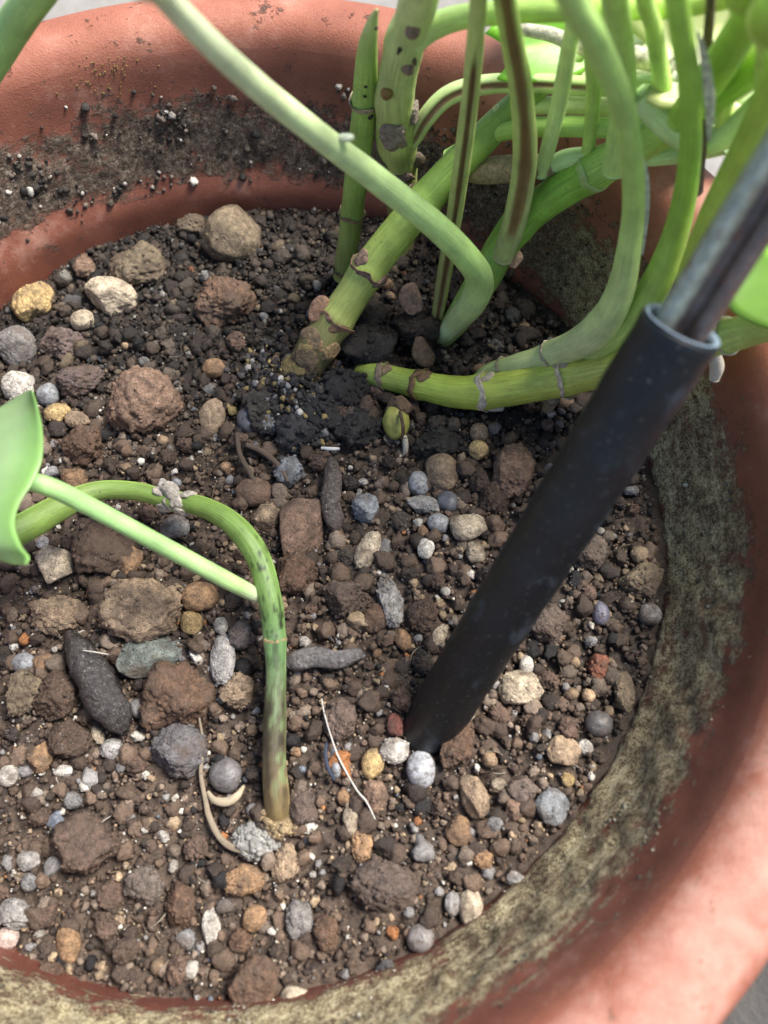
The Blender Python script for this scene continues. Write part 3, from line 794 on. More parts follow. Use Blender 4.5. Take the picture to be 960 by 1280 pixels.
def ring(path, i, parent, color, length=1.6, grow=1.07, seed=0, name='node_ring', flare=.12, mat=None, ragged=.8, label=None):
    """a papery ring round a joint, with a torn edge and thickness"""
    seg = 40; th = np.linspace(0, 2 * np.pi, seg, endpoint=False); r = np.random.default_rng(seed)
    i = min(max(i, 1), len(path.P) - 2)
    P, T, N, B, R = path.P[i], path.T[i], path.N[i], path.B[i], path.R[i] * grow
    tear = fbm(np.stack([np.cos(th) * 2.2, np.sin(th) * 2.2, th * 0 + seed], -1), seed, 3)
    rows = []
    length = length * .72; ragged = ragged * 1.5
    for v, rr_ in ((-.5, .95), (-.5, 1.02), (-.15, 1.06), (.2, 1.09), (.5, 1.05 + flare), (.5, .98 + flare)):
        off = (v * length) + (ragged * tear * (1 if v > 0 else .5)) * length * .8
        rad = R * rr_ * (1 + .04 * fbm(np.stack([np.cos(th) * 3, np.sin(th) * 3, th * 0 + v * 2], -1), seed + 3, 2))
        rows.append(P + T * off[:, None] + rad[:, None] * (np.cos(th)[:, None] * N + np.sin(th)[:, None] * B))
    V = np.array(rows).reshape(-1, 3); k = len(rows); I = np.arange(k * seg).reshape(k, seg)
    F = np.stack([I, np.roll(I, -1, 1), np.roll(np.roll(I, -1, 0), -1, 1), np.roll(I, -1, 0)], -1).reshape(-1, 4)
    C = np.tile(np.array(color), (len(V), 1)) * (1 + .35 * fbm(V / 1.5, seed + 1, 3))[:, None]
    return add(name, mesh_from(name, V, F, mat or MDRY, True, np.clip(C, 0, 1)), parent, label=label)

def blob(name, P, rad, parent, mat, color, seed=0, n=3, style='crumb', axis=None, label=None, cvar=.3, **kw):
    """a shaped lump at P (mm) with three radii along axis frame"""
    Vv, Ff = rock(n, seed, style); Vv = Vv / np.abs(Vv).max(0) * np.array(rad)
    if axis is not None:
        q = Vector(axis).to_track_quat('Z', 'Y').to_matrix(); Vv = Vv @ np.array(q).T
    if mat is MG: Vv, Ff = gritty(Vv, Ff, 260, .2, 1.0, seed)
    Vv = Vv + np.asarray(P)
    C = np.clip(np.array(color) * (1 + cvar * fbm(Vv / 1.2, seed + 2, 3))[:, None], 0, 1)
    return add(name, mesh_from(name, Vv, Ff, mat, True, C), parent, label=label, **kw)

def on_path(path, px, py, side=1.0):
    """a point on the stem's surface, towards the viewer, under a photo pixel"""
    i = path.near(px, py); d = (px - 480) * RGT - (py - 640) * UPV + FPX * FWD
    ks = np.linspace(depth(path.P[i]) - 16, depth(path.P[i]) + 10, 160) / FPX
    for k in ks:
        Q = CAM + d * k; g = np.linalg.norm(path.P - Q, axis=1); q = int(np.argmin(g))
        if g[q] < path.R[q]:
            nn = Q - path.P[q]; nn = nn - (nn @ path.T[q]) * path.T[q]
            return Q, nn / np.linalg.norm(nn), path.T[q]
    return CAM + d * ks[80], path.N[i], path.T[i]

def thing(name, base, label, cat, group=None):
    o = bpy.data.objects.new(name, None); col.objects.link(o); o.location = Vector(base) * MM; o.empty_display_size = .01
    tag(o, label, cat, group); o['_b'] = 1
    del o['_b']
    THINGS.append(o); return o
THINGS = []
LAST = [None]

def lerpc(a, b, t):
    t = np.clip(t, 0, 1)[..., None]; return np.array(a) * (1 - t) + np.array(b) * t
def grad(*stops):
    """colour along the length: (fraction, rgb) ..."""
    def f(L, T, path):
        t = L / path.L[-1]; fr = [s[0] for s in stops]
        return np.stack([np.interp(t, fr, [s[1][k] for s in stops]) for k in range(3)], -1)
    return f
def streaked(base, brown, th0, w, l0=0, l1=1e9, twist=0.0):
    bf = base if callable(base) else grad((0, base), (1, base))
    def f(L, T, path):
        c = bf(L, T, path)
        d = np.abs((T - th0 - twist * L + np.pi) % (2 * np.pi) - np.pi)
        wob = .35 * fbm(np.stack([L / 9, T * 0, T * 0], -1).reshape(-1, 3), 44, 3).reshape(L.shape)
        m = (1 - sstep(w * .6, w * 1.2, d + wob * w)) * sstep(l0, l0 + 5, L) * (1 - sstep(l1 - 5, l1, L))
        return lerpc(c, np.broadcast_to(np.array(brown), c.shape), m) if False else c * (1 - m[..., None]) + np.array(brown) * m[..., None]
    return f

LIME, YEL, MINT, MID, DEEP, PALE = (.39, .49, .085), (.47, .50, .115), (.42, .63, .16), (.29, .47, .07), (.15, .28, .055), (.56, .64, .38)
BRK, DBK, CRM = (.20, .115, .062), (.075, .045, .03), (.55, .48, .36)

def leaf_blade(name, base, direction, length, width, parent, color=(.10, .23, .035), seed=0, droop=.35, up=(0, 0, 1)):
    """a heart-shaped blade with a keel, from its base point (mm) along a direction"""
    d = np.array(direction, float); d /= np.linalg.norm(d); sd = np.cross(d, up); sd /= np.linalg.norm(sd); nn = np.cross(sd, d)
    nu, nv_ = 15, 26; rows = []
    for j in range(nv_):
        t = j / (nv_ - 1); w = width * .5 * (math.sin(math.pi * min(1, t * .93 + .07) ** .62)) * (1 - t ** 6)
        back = -.16 * length * math.exp(-(t / .12) ** 2)
        for i in range(nu):
            u = i / (nu - 1) * 2 - 1
            a = t * length + back * abs(u) ** 1.5
            z = -droop * length * t * t + .22 * w * abs(u) ** 1.6 + .02 * length * math.sin(9 * t + seed) * u
            rows.append(np.asarray(base) + d * a + sd * (u * w) + nn * z)
    V = np.array(rows); I = np.arange(nu * nv_).reshape(nv_, nu)
    F = np.stack([I[:-1, :-1], I[:-1, 1:], I[1:, 1:], I[1:, :-1]], -1).reshape(-1, 4)
    C = np.tile(np.array(color), (len(V), 1)); U = np.abs(np.tile(np.linspace(-1, 1, nu), nv_))
    C = C * (1 + .9 * np.exp(-(U / .07) ** 2))[:, None]
    me = mesh_from(name, V, F, MLEAF, True, C); o = add(name, me, parent)
    md = o.modifiers.new('thickness', 'SOLIDIFY'); md.thickness = .0004; md.offset = 0
    return o

# ---- creeping stem along the back with its petioles
A = Path([(430,462,-4,22),(458,468,3,28),(475,470,4.5,31),(520,480,6,36),(570,490,8,42),(620,488,11,46),(700,474,17,48),(780,456,27,47),(860,434,42,46),(960,406,58,48),(1050,380,74,52),(1130,350,92,54)])
crp = thing('creeping_stem', A.P[0], 'yellow-green creeping plant stem with white joint rings passing behind the black sleeve', 'plant stem', 'stems of the potted plant')
a1, a2, a3, a4, a5 = A.near(523,481), A.near(604,488), A.near(708,470), A.near(478,470), A.near(905,420)
tube('stem', A, MST, grad((0,(.22,.26,.08)),(.07,(.30,.36,.09)),(.2,LIME),(.45,YEL),(.7,(.42,.52,.16)),(1,LIME)), crp, seed=1, swell=((a1,.10,2),(a2,.10,2.2),(a3,.08,2.2),(a4,.12,1.6),(a5,.07,2.2)))
ring(A, a4, crp, (.36,.26,.17), 2.6, 1.06, 3)
ring(A, a1, crp, (.30,.17,.085), 3.0, 1.05, 4)
ring(A, a2, crp, (.72,.62,.46), 2.6, 1.05, 5, ragged=.7)
ring(A, a3, crp, (.70,.58,.42), 1.7, 1.05, 6)
ring(A, a5, crp, (.62,.60,.40), 1.3, 1.04, 7)
P1 = Path([(588,482,7,14),(612,466,11,24),(645,456,15,28),(690,443,20,34),(740,418,32,46),(772,372,46,40),(788,300,61,33),(792,230,75,31),(780,140,93,36),(748,60,108,40),(715,0,120,44),(688,-60,131,52),(668,-130,144,52)], ext=(-10,60,70), tip=True)
o = tube('petiole', P1, MPET, grad((0,(.30,.36,.12)),(.12,(.50,.55,.28)),(.3,(.34,.50,.14)),(.6,(.38,.56,.20)),(1,MINT)), crp, seed=2, lump=.03, swell=((P1.near(690,443),.12,3),))

ring(P1, P1.near(625,457), crp, (.50,.42,.30), 1.2, 1.05, 8)
ring(P1, P1.near(688,444), crp, (.58,.50,.38), 1.4, 1.06, 9)
P2 = Path([(738,446,23,34),(790,398,38,40),(822,350,50,42),(848,280,63,36),(862,200,77,32),(862,110,92,33),(850,30,106,36),(842,-40,117,40),(840,-120,132,50)], ext=(30,60,60), tip=True)
tube('petiole', P2, MPET, grad((0,(.38,.48,.16)),(.25,MID),(.6,(.30,.48,.12)),(1,MINT)), crp, seed=3, lump=.03, groove=(2.2,.3,.25,20,60))

P3 = Path([(846,418,42,34),(868,345,58,46),(892,280,70,50),(918,222,80,52),(948,160,91,54),(990,60,106,58),(1010,-20,120,58)], ext=(150,40,50))
tube('petiole', P3, MPET, grad((0,LIME),(.4,MID),(1,MINT)), crp, seed=4, lump=.03)
leaf_blade('leaf', P3.P[-1], (1,.35,-.05), 90, 74, LAST[0], seed=3)
# a leaf low on the right, seen past the rod
leaf_blade('leaf', at(1030,372,66), (-.5,.85,-.05), 26, 26, crp, (.24,.44,.07), 5, .1, up=(-.2,-.35,1))
# bud, its root tip and the white aerial roots
for kk, (px, py, w, h, cc) in enumerate(((608,472,2.4,1.6,(.55,.45,.33)),(700,455,1.8,2.4,(.50,.40,.28)),(600,502,1.6,2.2,(.66,.58,.44)),(530,470,2.2,1.6,(.22,.13,.07)),(482,462,2.0,1.5,(.30,.2,.12)))):
    Q, N, T = on_path(A, px, py); blob('torn_sheath', Q, (w, h, .7), crp, MDRY, cc, 160 + kk, 3, 'angular', axis=N)
bp = at(495,528,5); blob('bud', bp, (3.4,4.6,3.4), crp, MST, (.36,.36,.09), 71, 4, 'bead', axis=(0,-.3,.9))
blob('bud_scale', at(500,508,7), (3.6,2.6,2.4), crp, MDRY, (.16,.10,.06), 72, 3, 'crumb')
Pb = Path([(500,515,9.5,5),(503,528,10,5),(504,540,8.5,5),(502,548,7,4)]); tube('bud_seam', Pb, MDRY, (.10,.06,.035), crp, 10)
for kk, keys in enumerate(([(506,546,6,7),(507,558,4,8),(506,568,2,6)], [(600,505,8,16),(615,509,8,12),(628,510,7.5,9)], [(690,498,12,20),(686,508,8,16),(680,520,3,12)], [(892,440,44,16),(896,458,40,20),(893,474,37,14)])):
    tube('aerial_root', Path(keys, n=8), MROOT, (.60,.54,.42) if kk != 2 else (.34,.26,.17), crp, 14, 80 + kk, .12)

# ---- the thick jointed stem rising from the crown
B_ = Path([(348,512,-3,44),(375,470,4,50),(402,425,10,46),(430,385,15,46),(470,325,25,46),(530,252,38,47),(580,198,46,46),(625,152,52,42),(668,112,58,36),(705,86,62,26),(730,70,65,6)])
thk = thing('thick_stem', B_.P[0], 'thick green jointed stem with brown rings rising from a crumbly root crown', 'plant stem', 'stems of the potted plant')
b1, b2, b3, b4 = B_.near(398,432), B_.near(414,398), B_.near(463,338), B_.near(532,250)
tube('stem', B_, MST, grad((0,(.06,.05,.03)),(.14,(.10,.085,.045)),(.22,(.18,.17,.07)),(.28,(.33,.37,.12)),(.4,(.36,.44,.12)),(.5,(.33,.43,.10)),(.62,(.19,.30,.07)),(1,(.20,.32,.08))), thk, seed=11, lump=.05, swell=((b1,.14,2.5),(b2,.12,2),(b3,.10,2),(b4,.08,2)))
for kk, (px, py, w, h, cc) in enumerate(((400,388,2.6,3.0,(.33,.19,.12)),(424,408,2.4,1.6,(.25,.15,.09)),(476,352,2.4,1.6,(.22,.14,.10)),(452,322,1.8,2.2,(.26,.17,.12)),(388,424,3.0,2.4,(.20,.14,.08)),(412,440,2.6,2.0,(.30,.2,.1)),(380,452,3.2,2.8,(.12,.085,.05)),(366,462,3.4,3.0,(.20,.15,.06)),(352,480,3.4,3.0,(.14,.10,.05)),(372,478,3.0,2.6,(.10,.075,.045)),(384,440,2.4,2.2,(.26,.20,.08)),(346,498,3.2,2.8,(.12,.09,.05)),(392,430,2.2,1.8,(.30,.19,.09)))):
    Q, N, T = on_path(B_, px, py); blob('torn_sheath', Q, (w * 1.2, h * 1.2, 1.4 if py > 430 else .9), thk, MDRY, cc, 170 + kk, 3, 'crumb' if py > 430 else 'angular', axis=N)
ring(B_, b1, thk, (.30,.20,.10), 3.0, 1.06, 12, flare=.05); ring(B_, b2, thk, (.34,.20,.125), 2.2, 1.07, 13, ragged=1.1)
ring(B_, b3, thk, (.25,.16,.115), 1.8, 1.06, 14, ragged=1.0); ring(B_, b4, thk, (.20,.14,.09), 1.4, 1.05, 15)
blob('root_crown', at(352,492,3), (8.5,7.5,5), thk, MG, (.10,.075,.035), 75, 5, 'crumb', cvar=.9)
blob('root_crown', at(335,512,3), (8.0,7.0,4.5), thk, MG, (.045,.038,.03), 76, 4, 'crumb', cvar=.9)
blob('root_crown', at(380,470,5), (4.5,4.5,4), thk, MG, (.20,.14,.07), 77, 4, 'crumb', cvar=.8)
m_ = 1300; qx = rng.normal(0, 1, m_); qy = rng.normal(0, 1, m_)
cP = np.array([at(368 + 36 * a_, 500 + 34 * b_, 0) for a_, b_ in zip(qx, qy)])
cz = soil_h(cP[:, 0], cP[:, 1]) + 4.5 * np.exp(-(qx ** 2 + (qy - .2) ** 2) / 1.8) * rng.uniform(.35, 1.1, m_) + .6
cc_ = np.array([(.035,.03,.03),(.07,.06,.058),(.02,.017,.016),(.22,.21,.215),(.30,.22,.09),(.50,.47,.42),(.11,.07,.04)])[rng.choice(7, m_, p=[.28,.22,.15,.1,.09,.05,.11])]
grains('crown_crumbs', np.stack([cP[:, 0], cP[:, 1], cz], -1), .25 + 1.15 * rng.uniform(0, 1, m_) ** 2, cc_ * rng.uniform(.7, 1.3, (m_, 1)), 1, MG, thk)


# ---- stem that forks beside the arching petiole
Fp = Path([(548,432,-6,20),(558,418,3,28),(575,395,9,36),(605,348,18,42),(640,290,29,45),(690,246,41,49),(745,212,51,54),(800,180,62,50),(860,140,74,54),(950,78,89,56),(1020,20,104,58)])
frk = thing('forked_stem', Fp.P[0], 'smooth green stem leaning right with two brown-streaked stalks and an arching pale stalk', 'plant stem', 'stems of the potted plant')
f1, f2 = Fp.near(648,285), Fp.near(742,213)
tube('stem', Fp, MST, grad((0,(.40,.46,.22)),(.12,(.36,.50,.15)),(.3,(.22,.40,.075)),(.5,(.20,.38,.07)),(.58,(.38,.56,.18)),(1,MID)), frk, seed=21, swell=((f1,.10,3),(f2,.10,3)))
ring(Fp, f2, frk, (.38,.52,.20), 3.6, 1.04, 22, mat=MST, flare=.02, ragged=.5)
Dp = Path([(552,424,1,18),(560,414,6,25),(572,400,10,31),(591,378,19,37),(600,352,28,37),(586,325,38,36),(545,283,50,36),(470,224,66,36),(380,155,84,36),(290,80,100,38),(205,-5,114,40),(130,-90,128,48)], ext=(-50,120,60))
tube('arching_petiole', Dp, MPET, grad((0,(.46,.50,.26)),(.14,(.36,.54,.18)),(.3,(.48,.63,.30)),(.55,(.60,.70,.48)),(1,(.50,.66,.34))), frk, 32, 22, .03)
leaf_blade('leaf', Dp.P[-1], (-.5,1,.15), 80, 60, LAST[0], seed=7)
blob('petiole_bump', on_path(Dp, 432,172)[0], (1.6,.9,.6), frk, MPET, (.62,.66,.48), 78, 2, 'smooth')
Gp = Path([(628,322,25,28),(645,270,38,33),(656,200,54,34),(652,120,72,34),(640,50,86,34),(630,-10,98,36),(618,-100,114,44),(612,-170,130,44)], ext=(0,55,90), tip=True)
tube('streaked_petiole', Gp, MPET, streaked(grad((0,(.40,.44,.20)),(.3,(.33,.42,.13)),(1,(.36,.52,.18))), (.17,.105,.045), .05, .55, 6), frk, 36, 23, .03, groove=(.15,.32,.30,8,140), label='stalk with a broad brown split down its front')

Hp = Path([(543,418,-4,14),(546,400,6,16),(556,340,20,20),(568,270,37,22),(580,185,58,25),(590,100,77,26),(598,0,97,27),(604,-100,116,32),(606,-160,130,32)], ext=(-20,55,95), tip=True)
tube('streaked_petiole', Hp, MPET, streaked(grad((0,(.22,.20,.08)),(.15,(.35,.40,.14)),(1,(.40,.54,.22))), (.12,.075,.035), .1, .42, 0, 92), frk, 36, 24, .03, groove=(.25,.24,.4,4,95), label='thin stalk with a dark open slit')

P4 = Path([(852,146,73,40),(880,110,84,52),(910,65,95,56),(945,5,107,58),(970,-60,119,58)], ext=(140,60,50))
tube('petiole', P4, MPET, grad((0,MID),(1,(.34,.52,.12))), frk, 24, 25, .03); leaf_blade('leaf', P4.P[-1], (.4,1,0), 90, 74, LAST[0], seed=10)
P5 = Path([(768,212,55,36),(778,150,68,40),(777,80,82,41),(770,10,96,42),(764,-60,110,44),(760,-140,126,44)], ext=(20,60,90), tip=True)
tube('petiole', P5, MPET, grad((0,(.36,.50,.18)),(1,(.40,.56,.2))), frk, 24, 26, .03)
blob('dry_flake', at(643,322,24), (2.2,3.2,1.2), frk, MDRY, (.30,.21,.14), 79, 3, 'angular')

# ---- spotted upright stem with its thin companion, and the sheaths behind
E1 = Path([(500,318,1,34),(502,268,13,38),(502,222,30,44),(496,170,46,54),(494,115,61,57),(508,50,76,56),(524,0,88,58),(542,-70,104,64),(560,-150,124,60)], ext=(-20,55,80), tip=True)
spt = thing('spotted_stem', E1.P[0], 'pale green upright stem dotted with round brown scars beside the back wall', 'plant stem', 'stems of the potted plant')
tube('stem', E1, MST, grad((0,(.20,.20,.09)),(.2,(.34,.40,.15)),(.4,(.50,.58,.31)),(.7,(.50,.60,.33)),(1,(.46,.57,.28))), spt, 32, 31, .15, swell=((E1.near(496,170),.12,4),(E1.near(508,50),.10,4)))

for kk, (px, py, w, h, cc) in enumerate(((516,38,20,20,(.26,.17,.13)),(510,85,17,17,(.24,.15,.12)),(484,116,16,17,(.28,.16,.05)),(501,60,6,6,(.08,.05,.03)),(522,200,20,26,(.15,.11,.07)),(517,74,6,8,(.12,.08,.05)))):
    Q, N, T = on_path(E1, px, py); m = depth(Q) / FPX / 2
    blob('scar', Q, (w*m, h*m, 1.5), spt, MDRY, cc, 90 + kk, 3, 'smooth', axis=N)
for kk, (px, py, w, h) in enumerate(((493,172,40,56),(517,142,24,40),(478,200,30,36),(500,222,40,26))):
    Q, N, T = on_path(E1, px, py); m = depth(Q) / FPX / 2
    blob('bark_patch', Q, (w*m, h*m, 1.3), spt, MDRY, (.27,.22,.175) if kk < 2 else (.17,.12,.085), 100 + kk, 4, 'crumb', axis=N)
E1b = Path([(516,52,77,34),(545,32,80,36),(585,20,83,34),(660,14,86,32),(760,12,89,32),(860,6,92,34),(960,-14,98,34)])
tube('side_branch', E1b, MPET, grad((0,(.42,.53,.25)),(.3,(.30,.46,.11)),(1,(.40,.5,.12))), spt, 24, 33, .04)
E2 = Path([(428,348,3,24),(434,310,12,28),(440,265,23,30),(448,200,39,33),(454,150,51,34),(457,100,62,34),(460,55,73,28),(467,24,81,14),(471,12,85,4)])
tube('thin_stem', E2, MST, grad((0,(.24,.28,.09)),(.3,(.25,.36,.09)),(.6,(.27,.40,.10)),(.8,(.34,.50,.15)),(1,(.50,.58,.30))), spt, 24, 34, .05, swell=((E2.near(440,268),.10,2),(E2.near(455,126),.12,1.6)))
ring(E2, E2.near(440,268), spt, (.30,.21,.13), 1.4, 1.06, 35, ragged=1.2); ring(E2, E2.near(455,128), spt, (.44,.36,.24), 1.6, 1.12, 36, ragged=1.2)
ring(E2, E2.near(430,338), spt, (.22,.15,.10), 1.4, 1.08, 37)
for kk, (px, py, w) in enumerate(((457,108,5),(456,120,5),(463,146,9),(470,35,6))):
    Q, N, T = on_path(E2, px, py); m = depth(Q) / FPX / 2
    blob('scar', Q, (w*m, w*m, .4), spt, MDRY, (.05,.035,.025), 120 + kk, 2, 'smooth', axis=N)
I1 = Path([(500,196,42,16),(518,172,47,22),(532,148,53,26),(560,120,58,28),(605,106,61,27),(670,104,63,26),(745,108,65,28),(830,104,70,30),(920,80,78,30)])
tube('leaf_sheath', I1, MPET, streaked(grad((0,(.34,.40,.18)),(.3,(.42,.52,.24)),(1,(.34,.48,.14))), (.15,.08,.04), .2, .33, 2, 52), spt, 28, 38, .03, groove=(.2,.25,.3,2,52))
I2 = Path([(620,140,54,20),(680,132,55,24),(740,132,57,26),(800,140,60,24)])
tube('leaf_sheath', I2, MPET, (.50,.56,.30), spt, 20, 39, .04)
I3 = Path([(584,214,42,28),(610,214,43,36),(640,211,45,36),(668,208,47,32),(694,206,48,26)])
tube('dry_sheath', I3, MDRY, (.37,.28,.175), spt, 24, 40, .14)
I4 = Path([(690,206,48,24),(715,198,51,28),(780,196,56,30),(850,190,62,32),(910,178,68,34)]); tube('leaf_sheath', I4, MPET, (.42,.58,.30), spt, 20, 41, .05)
I5 = Path([(650,36,72,16),(690,44,73,20),(730,60,74,22),(790,70,77,30),(840,84,79,26)]); tube('leaf_sheath', I5, MDRY, (.66,.62,.46), spt, 20, 42, .08)
I6 = Path([(800,120,74,40),(850,165,70,44),(900,172,72,40),(960,120,84,36)]); tube('leaf_sheath', I6, MPET, (.46,.60,.32), spt, 20, 43, .05)
I7 = Path([(870,240,62,20),(874,190,70,20),(878,130,78,18),(884,60,88,16),(890,-20,102,16)]); tube('dry_sheath', I7, MDRY, (.13,.085,.055), spt, 16, 44, .1)
leaf_blade('leaf', at(640,66,66), (.9,.25,.02), 30, 16, spt, (.25,.55,.05), 13, .05, up=(0,-.6,1))
leaf_blade('leaf', at(820,70,78), (.9,.3,.1), 34, 26, spt, (.50,.55,.24), 14, .1, up=(0,-.6,1))
leaf_blade('leaf', at(700,10,62), (.9,.5,.1), 60, 42, spt, (.42,.58,.18), 16, .15, up=(0,-.5,1))
leaf_blade('leaf', at(905,40,66), (.9,.3,.2), 60, 44, spt, (.46,.62,.22), 17, .15, up=(0,-.5,1))
leaf_blade('leaf', at(830,130,56), (.95,.4,.05), 46, 30, spt, (.52,.60,.30), 18, .1, up=(0,-.5,1))

for kk, (keys, cc, ex, rt) in enumerate((
        ([(676,218,46,20),(694,150,60,24),(708,80,73,25),(720,10,87,26),(728,-60,101,26)], (.46,.60,.26), (0,50,60), frk),
        ([(836,192,60,22),(830,120,74,26),(818,40,88,27),(806,-50,106,28)], (.40,.56,.16), (10,50,60), frk),
        ([(902,170,72,24),(912,100,84,26),(924,30,97,28),(932,-40,110,28)], (.50,.62,.22), (20,50,60), frk),
        ([(704,100,60,20),(780,92,65,24),(850,106,70,26),(930,148,74,28),(1010,180,80,28)], (.56,.64,.34), None, spt),
        ([(560,196,42,20),(620,166,51,26),(700,158,57,28),(790,160,62,28),(870,150,68,28)], (.26,.40,.10), None, spt),
        ([(930,240,66,22),(945,190,76,24),(952,130,88,26),(956,60,102,28),(958,-20,116,28)], (.44,.60,.18), (40,50,60), crp),
        ([(735,190,54,18),(742,120,68,22),(738,50,82,24),(730,-30,97,26)], (.36,.50,.14), (0,50,60), frk))):
    tube('petiole', Path(keys, ext=ex, tip=ex is not None), MPET, grad((0,cc),(1,tuple(1.15*c for c in cc))), rt, 20, 300 + kk, .04)
for kk, (keys, rt) in enumerate((([(802,318,57,5),(806,270,66,11),(806,225,74,12),(801,192,80,5)], crp), ([(872,40,104,6),(882,80,98,14),(887,130,90,15),(886,175,82,6)], crp), ([(770,66,76,8),(796,74,77,20),(828,86,78,22),(846,100,78,8)], spt))):  # pale flaps; the strip down the right petiole models its bright highlight
    tube('margin_highlight', Path(keys), MDRY, (.74,.76,.66), rt, 16, 320 + kk, .08, flat=.5)

# ---- young shoot at the left
G = Path([(353,1040,-6,38),(347,1008,1,36),(343,950,4.5,32),(344,890,7,29),(345,840,9,27),(343,795,11,29),(337,745,14,31),(320,692,16,32),(290,654,17,30),(252,633,15,27),(215,626,12,26),(170,614,12,25),(120,614,13,27),(75,634,16,36),(30,660,20,42),(-30,690,25,40),(-62,702,29,26),(-84,708,32,4)])
yng = thing('young_shoot', G.P[0], 'young green shoot arching over the stones from a rotting woody base', 'plant stem', 'stems of the potted plant')
g1, g2 = G.near(343,803), G.near(218,627)
def rotting(L, T, path):
    c = grad((0,(.30,.22,.11)),(.07,(.20,.145,.08)),(.14,(.10,.08,.052)),(.22,(.10,.12,.06)),(.28,(.14,.26,.11)),(.36,(.20,.33,.10)),(.55,(.235,.36,.085)),(.75,(.26,.38,.10)),(1,(.17,.27,.06)))(L, T, path)
    q = fbm(np.stack([np.cos(T) * 1.6, np.sin(T) * 1.6, L / 3.2], -1).reshape(-1, 3), 58, 4).reshape(L.shape)
    t = L / path.L[-1]; m = sstep(.0, .3, q) * (1 - sstep(.18, .42, t)) * sstep(.02, .1, t)
    g = sstep(.05, .3, -q) * sstep(.05, .12, t) * (1 - sstep(.22, .32, t))
    c = c * (1 - .75 * m[..., None]) + np.array((.028, .02, .015)) * .75 * m[..., None]
    c = c * (1 - .7 * g[..., None]) + np.array((.19, .27, .14)) * .7 * g[..., None]
    st = np.exp(-(((T - 1.1) % (2 * np.pi)) / .5) ** 2) + np.exp(-(((T + 1.6) % (2 * np.pi)) / .4) ** 2)
    sp = sstep(.35, .6, vnoise(np.stack([np.cos(T) * 4, np.sin(T) * 4, L / 1.1], -1).reshape(-1, 3), 59).reshape(L.shape)) * sstep(.25, .32, t) * (1 - sstep(.4, .5, t))
    return (c * (.74 + .55 * st)[..., None]) * (1 - .8 * sp)[..., None]
tube('stem', G, MST, rotting, yng, 32, 51, .06, swell=((g1,.10,2),(g2,.14,2),(G.near(340,900),.06,3)))
for kk, (px, py, r_) in enumerate(((212,612,2.6),(228,640,2.3),(204,634,2.0),(236,618,2.0),(220,626,2.6),(198,614,1.6))):
    blob('dry_flake', on_path(G, px, py)[0], (r_, r_ * .8, .8), yng, MDRY, (.50,.44,.36), 150 + kk, 3, 'crumb', axis=on_path(G, px, py)[1])
ring(G, g1, yng, (.34,.26,.12), 1.6, 1.04, 52, flare=.03); ring(G, g2, yng, (.52,.46,.38), 3.2, 1.05, 53, ragged=1.0)
Gpt = Path([(336,753,10,10),(324,746,12.5,17),(306,737,16,21),(270,718,22,23),(200,680,28,24),(110,632,37,26),(60,608,43,27),(20,598,46,24)])
tube('petiole', Gpt, MPET, grad((0,(.40,.44,.26)),(.08,(.50,.56,.36)),(.16,(.33,.48,.20)),(.5,(.28,.46,.17)),(1,(.30,.50,.20))), yng, 28, 54, .03)
blob('root_crown', at(346,1028,0), (4.6,4.2,2.6), yng, MG, (.30,.22,.12), 55, 4, 'crumb', cvar=.8)
blob('root_crown', at(318,1050,0), (5.0,3.6,2.2), yng, MG, (.28,.27,.25), 56, 4, 'crumb', cvar=.9)
# its folded leaf: right edge traced, blade running out to the left
edge = catmull([(40,488,36),(47,510,4),(53,540,-36),(52,575,-66),(40,604,-84),(24,630,-90),(18,656,-84),(26,682,-62),(36,697,-24),(32,706,16)], 8)
rows = []; nu = 14; nj = len(edge)
for j, (X1, Y0, X0) in enumerate(edge):
    for i in range(nu):
        u = i / (nu - 1); v = j / (nj - 1)
        rows.append(at(X0 + (X1 - X0) * u, Y0 + 10 * (u - 1) * math.sin(3 * v), 47 + 8 * u * u + 3.0 * math.sin(math.pi * u) * math.sin(math.pi * v) + .5 * math.sin(7 * v + 2 * u)))
Vl = np.array(rows); I = np.arange(nj * nu).reshape(nj, nu)
Fl = np.stack([I[:-1, :-1], I[:-1, 1:], I[1:, 1:], I[1:, :-1]], -1).reshape(-1, 4)
Ul = np.tile(np.linspace(0, 1, nu), nj); Cl = lerpc((.42,.60,.28), (.30,.52,.15), sstep(.6,.95,Ul))
lf = add('leaf', mesh_from('leaf', Vl, Fl, MLEAF, True, Cl), yng, label='pale folded leaf standing on edge')
md = lf.modifiers.new('thickness', 'SOLIDIFY'); md.thickness = .00025; md.offset = 0
# ---- stalk crossing the top left corner
K = Path([(-90,540,-14,40),(-95,510,-4,40),(-105,420,14,42),(-90,280,38,44),(-50,150,60,48),(5,52,76,52),(48,-10,88,54),(110,-90,104,54),(150,-150,120,54)], ext=(-40,110,50))
crn = thing('leaf_stalk', K.P[0], 'thick green leaf stalk crossing the corner above the back left rim', 'plant stem', 'stems of the potted plant')
tube('stalk', K, MPET, (.28,.46,.14), crn, 28, 61, .03); leaf_blade('leaf', K.P[-1], (.2,1,.1), 80, 60, LAST[0], seed=15)

# bring every part under its thing without moving it
bpy.context.view_layer.update()
for t in THINGS:
    for ch in t.children: ch.matrix_parent_inverse = Matrix.Translation(-t.location)

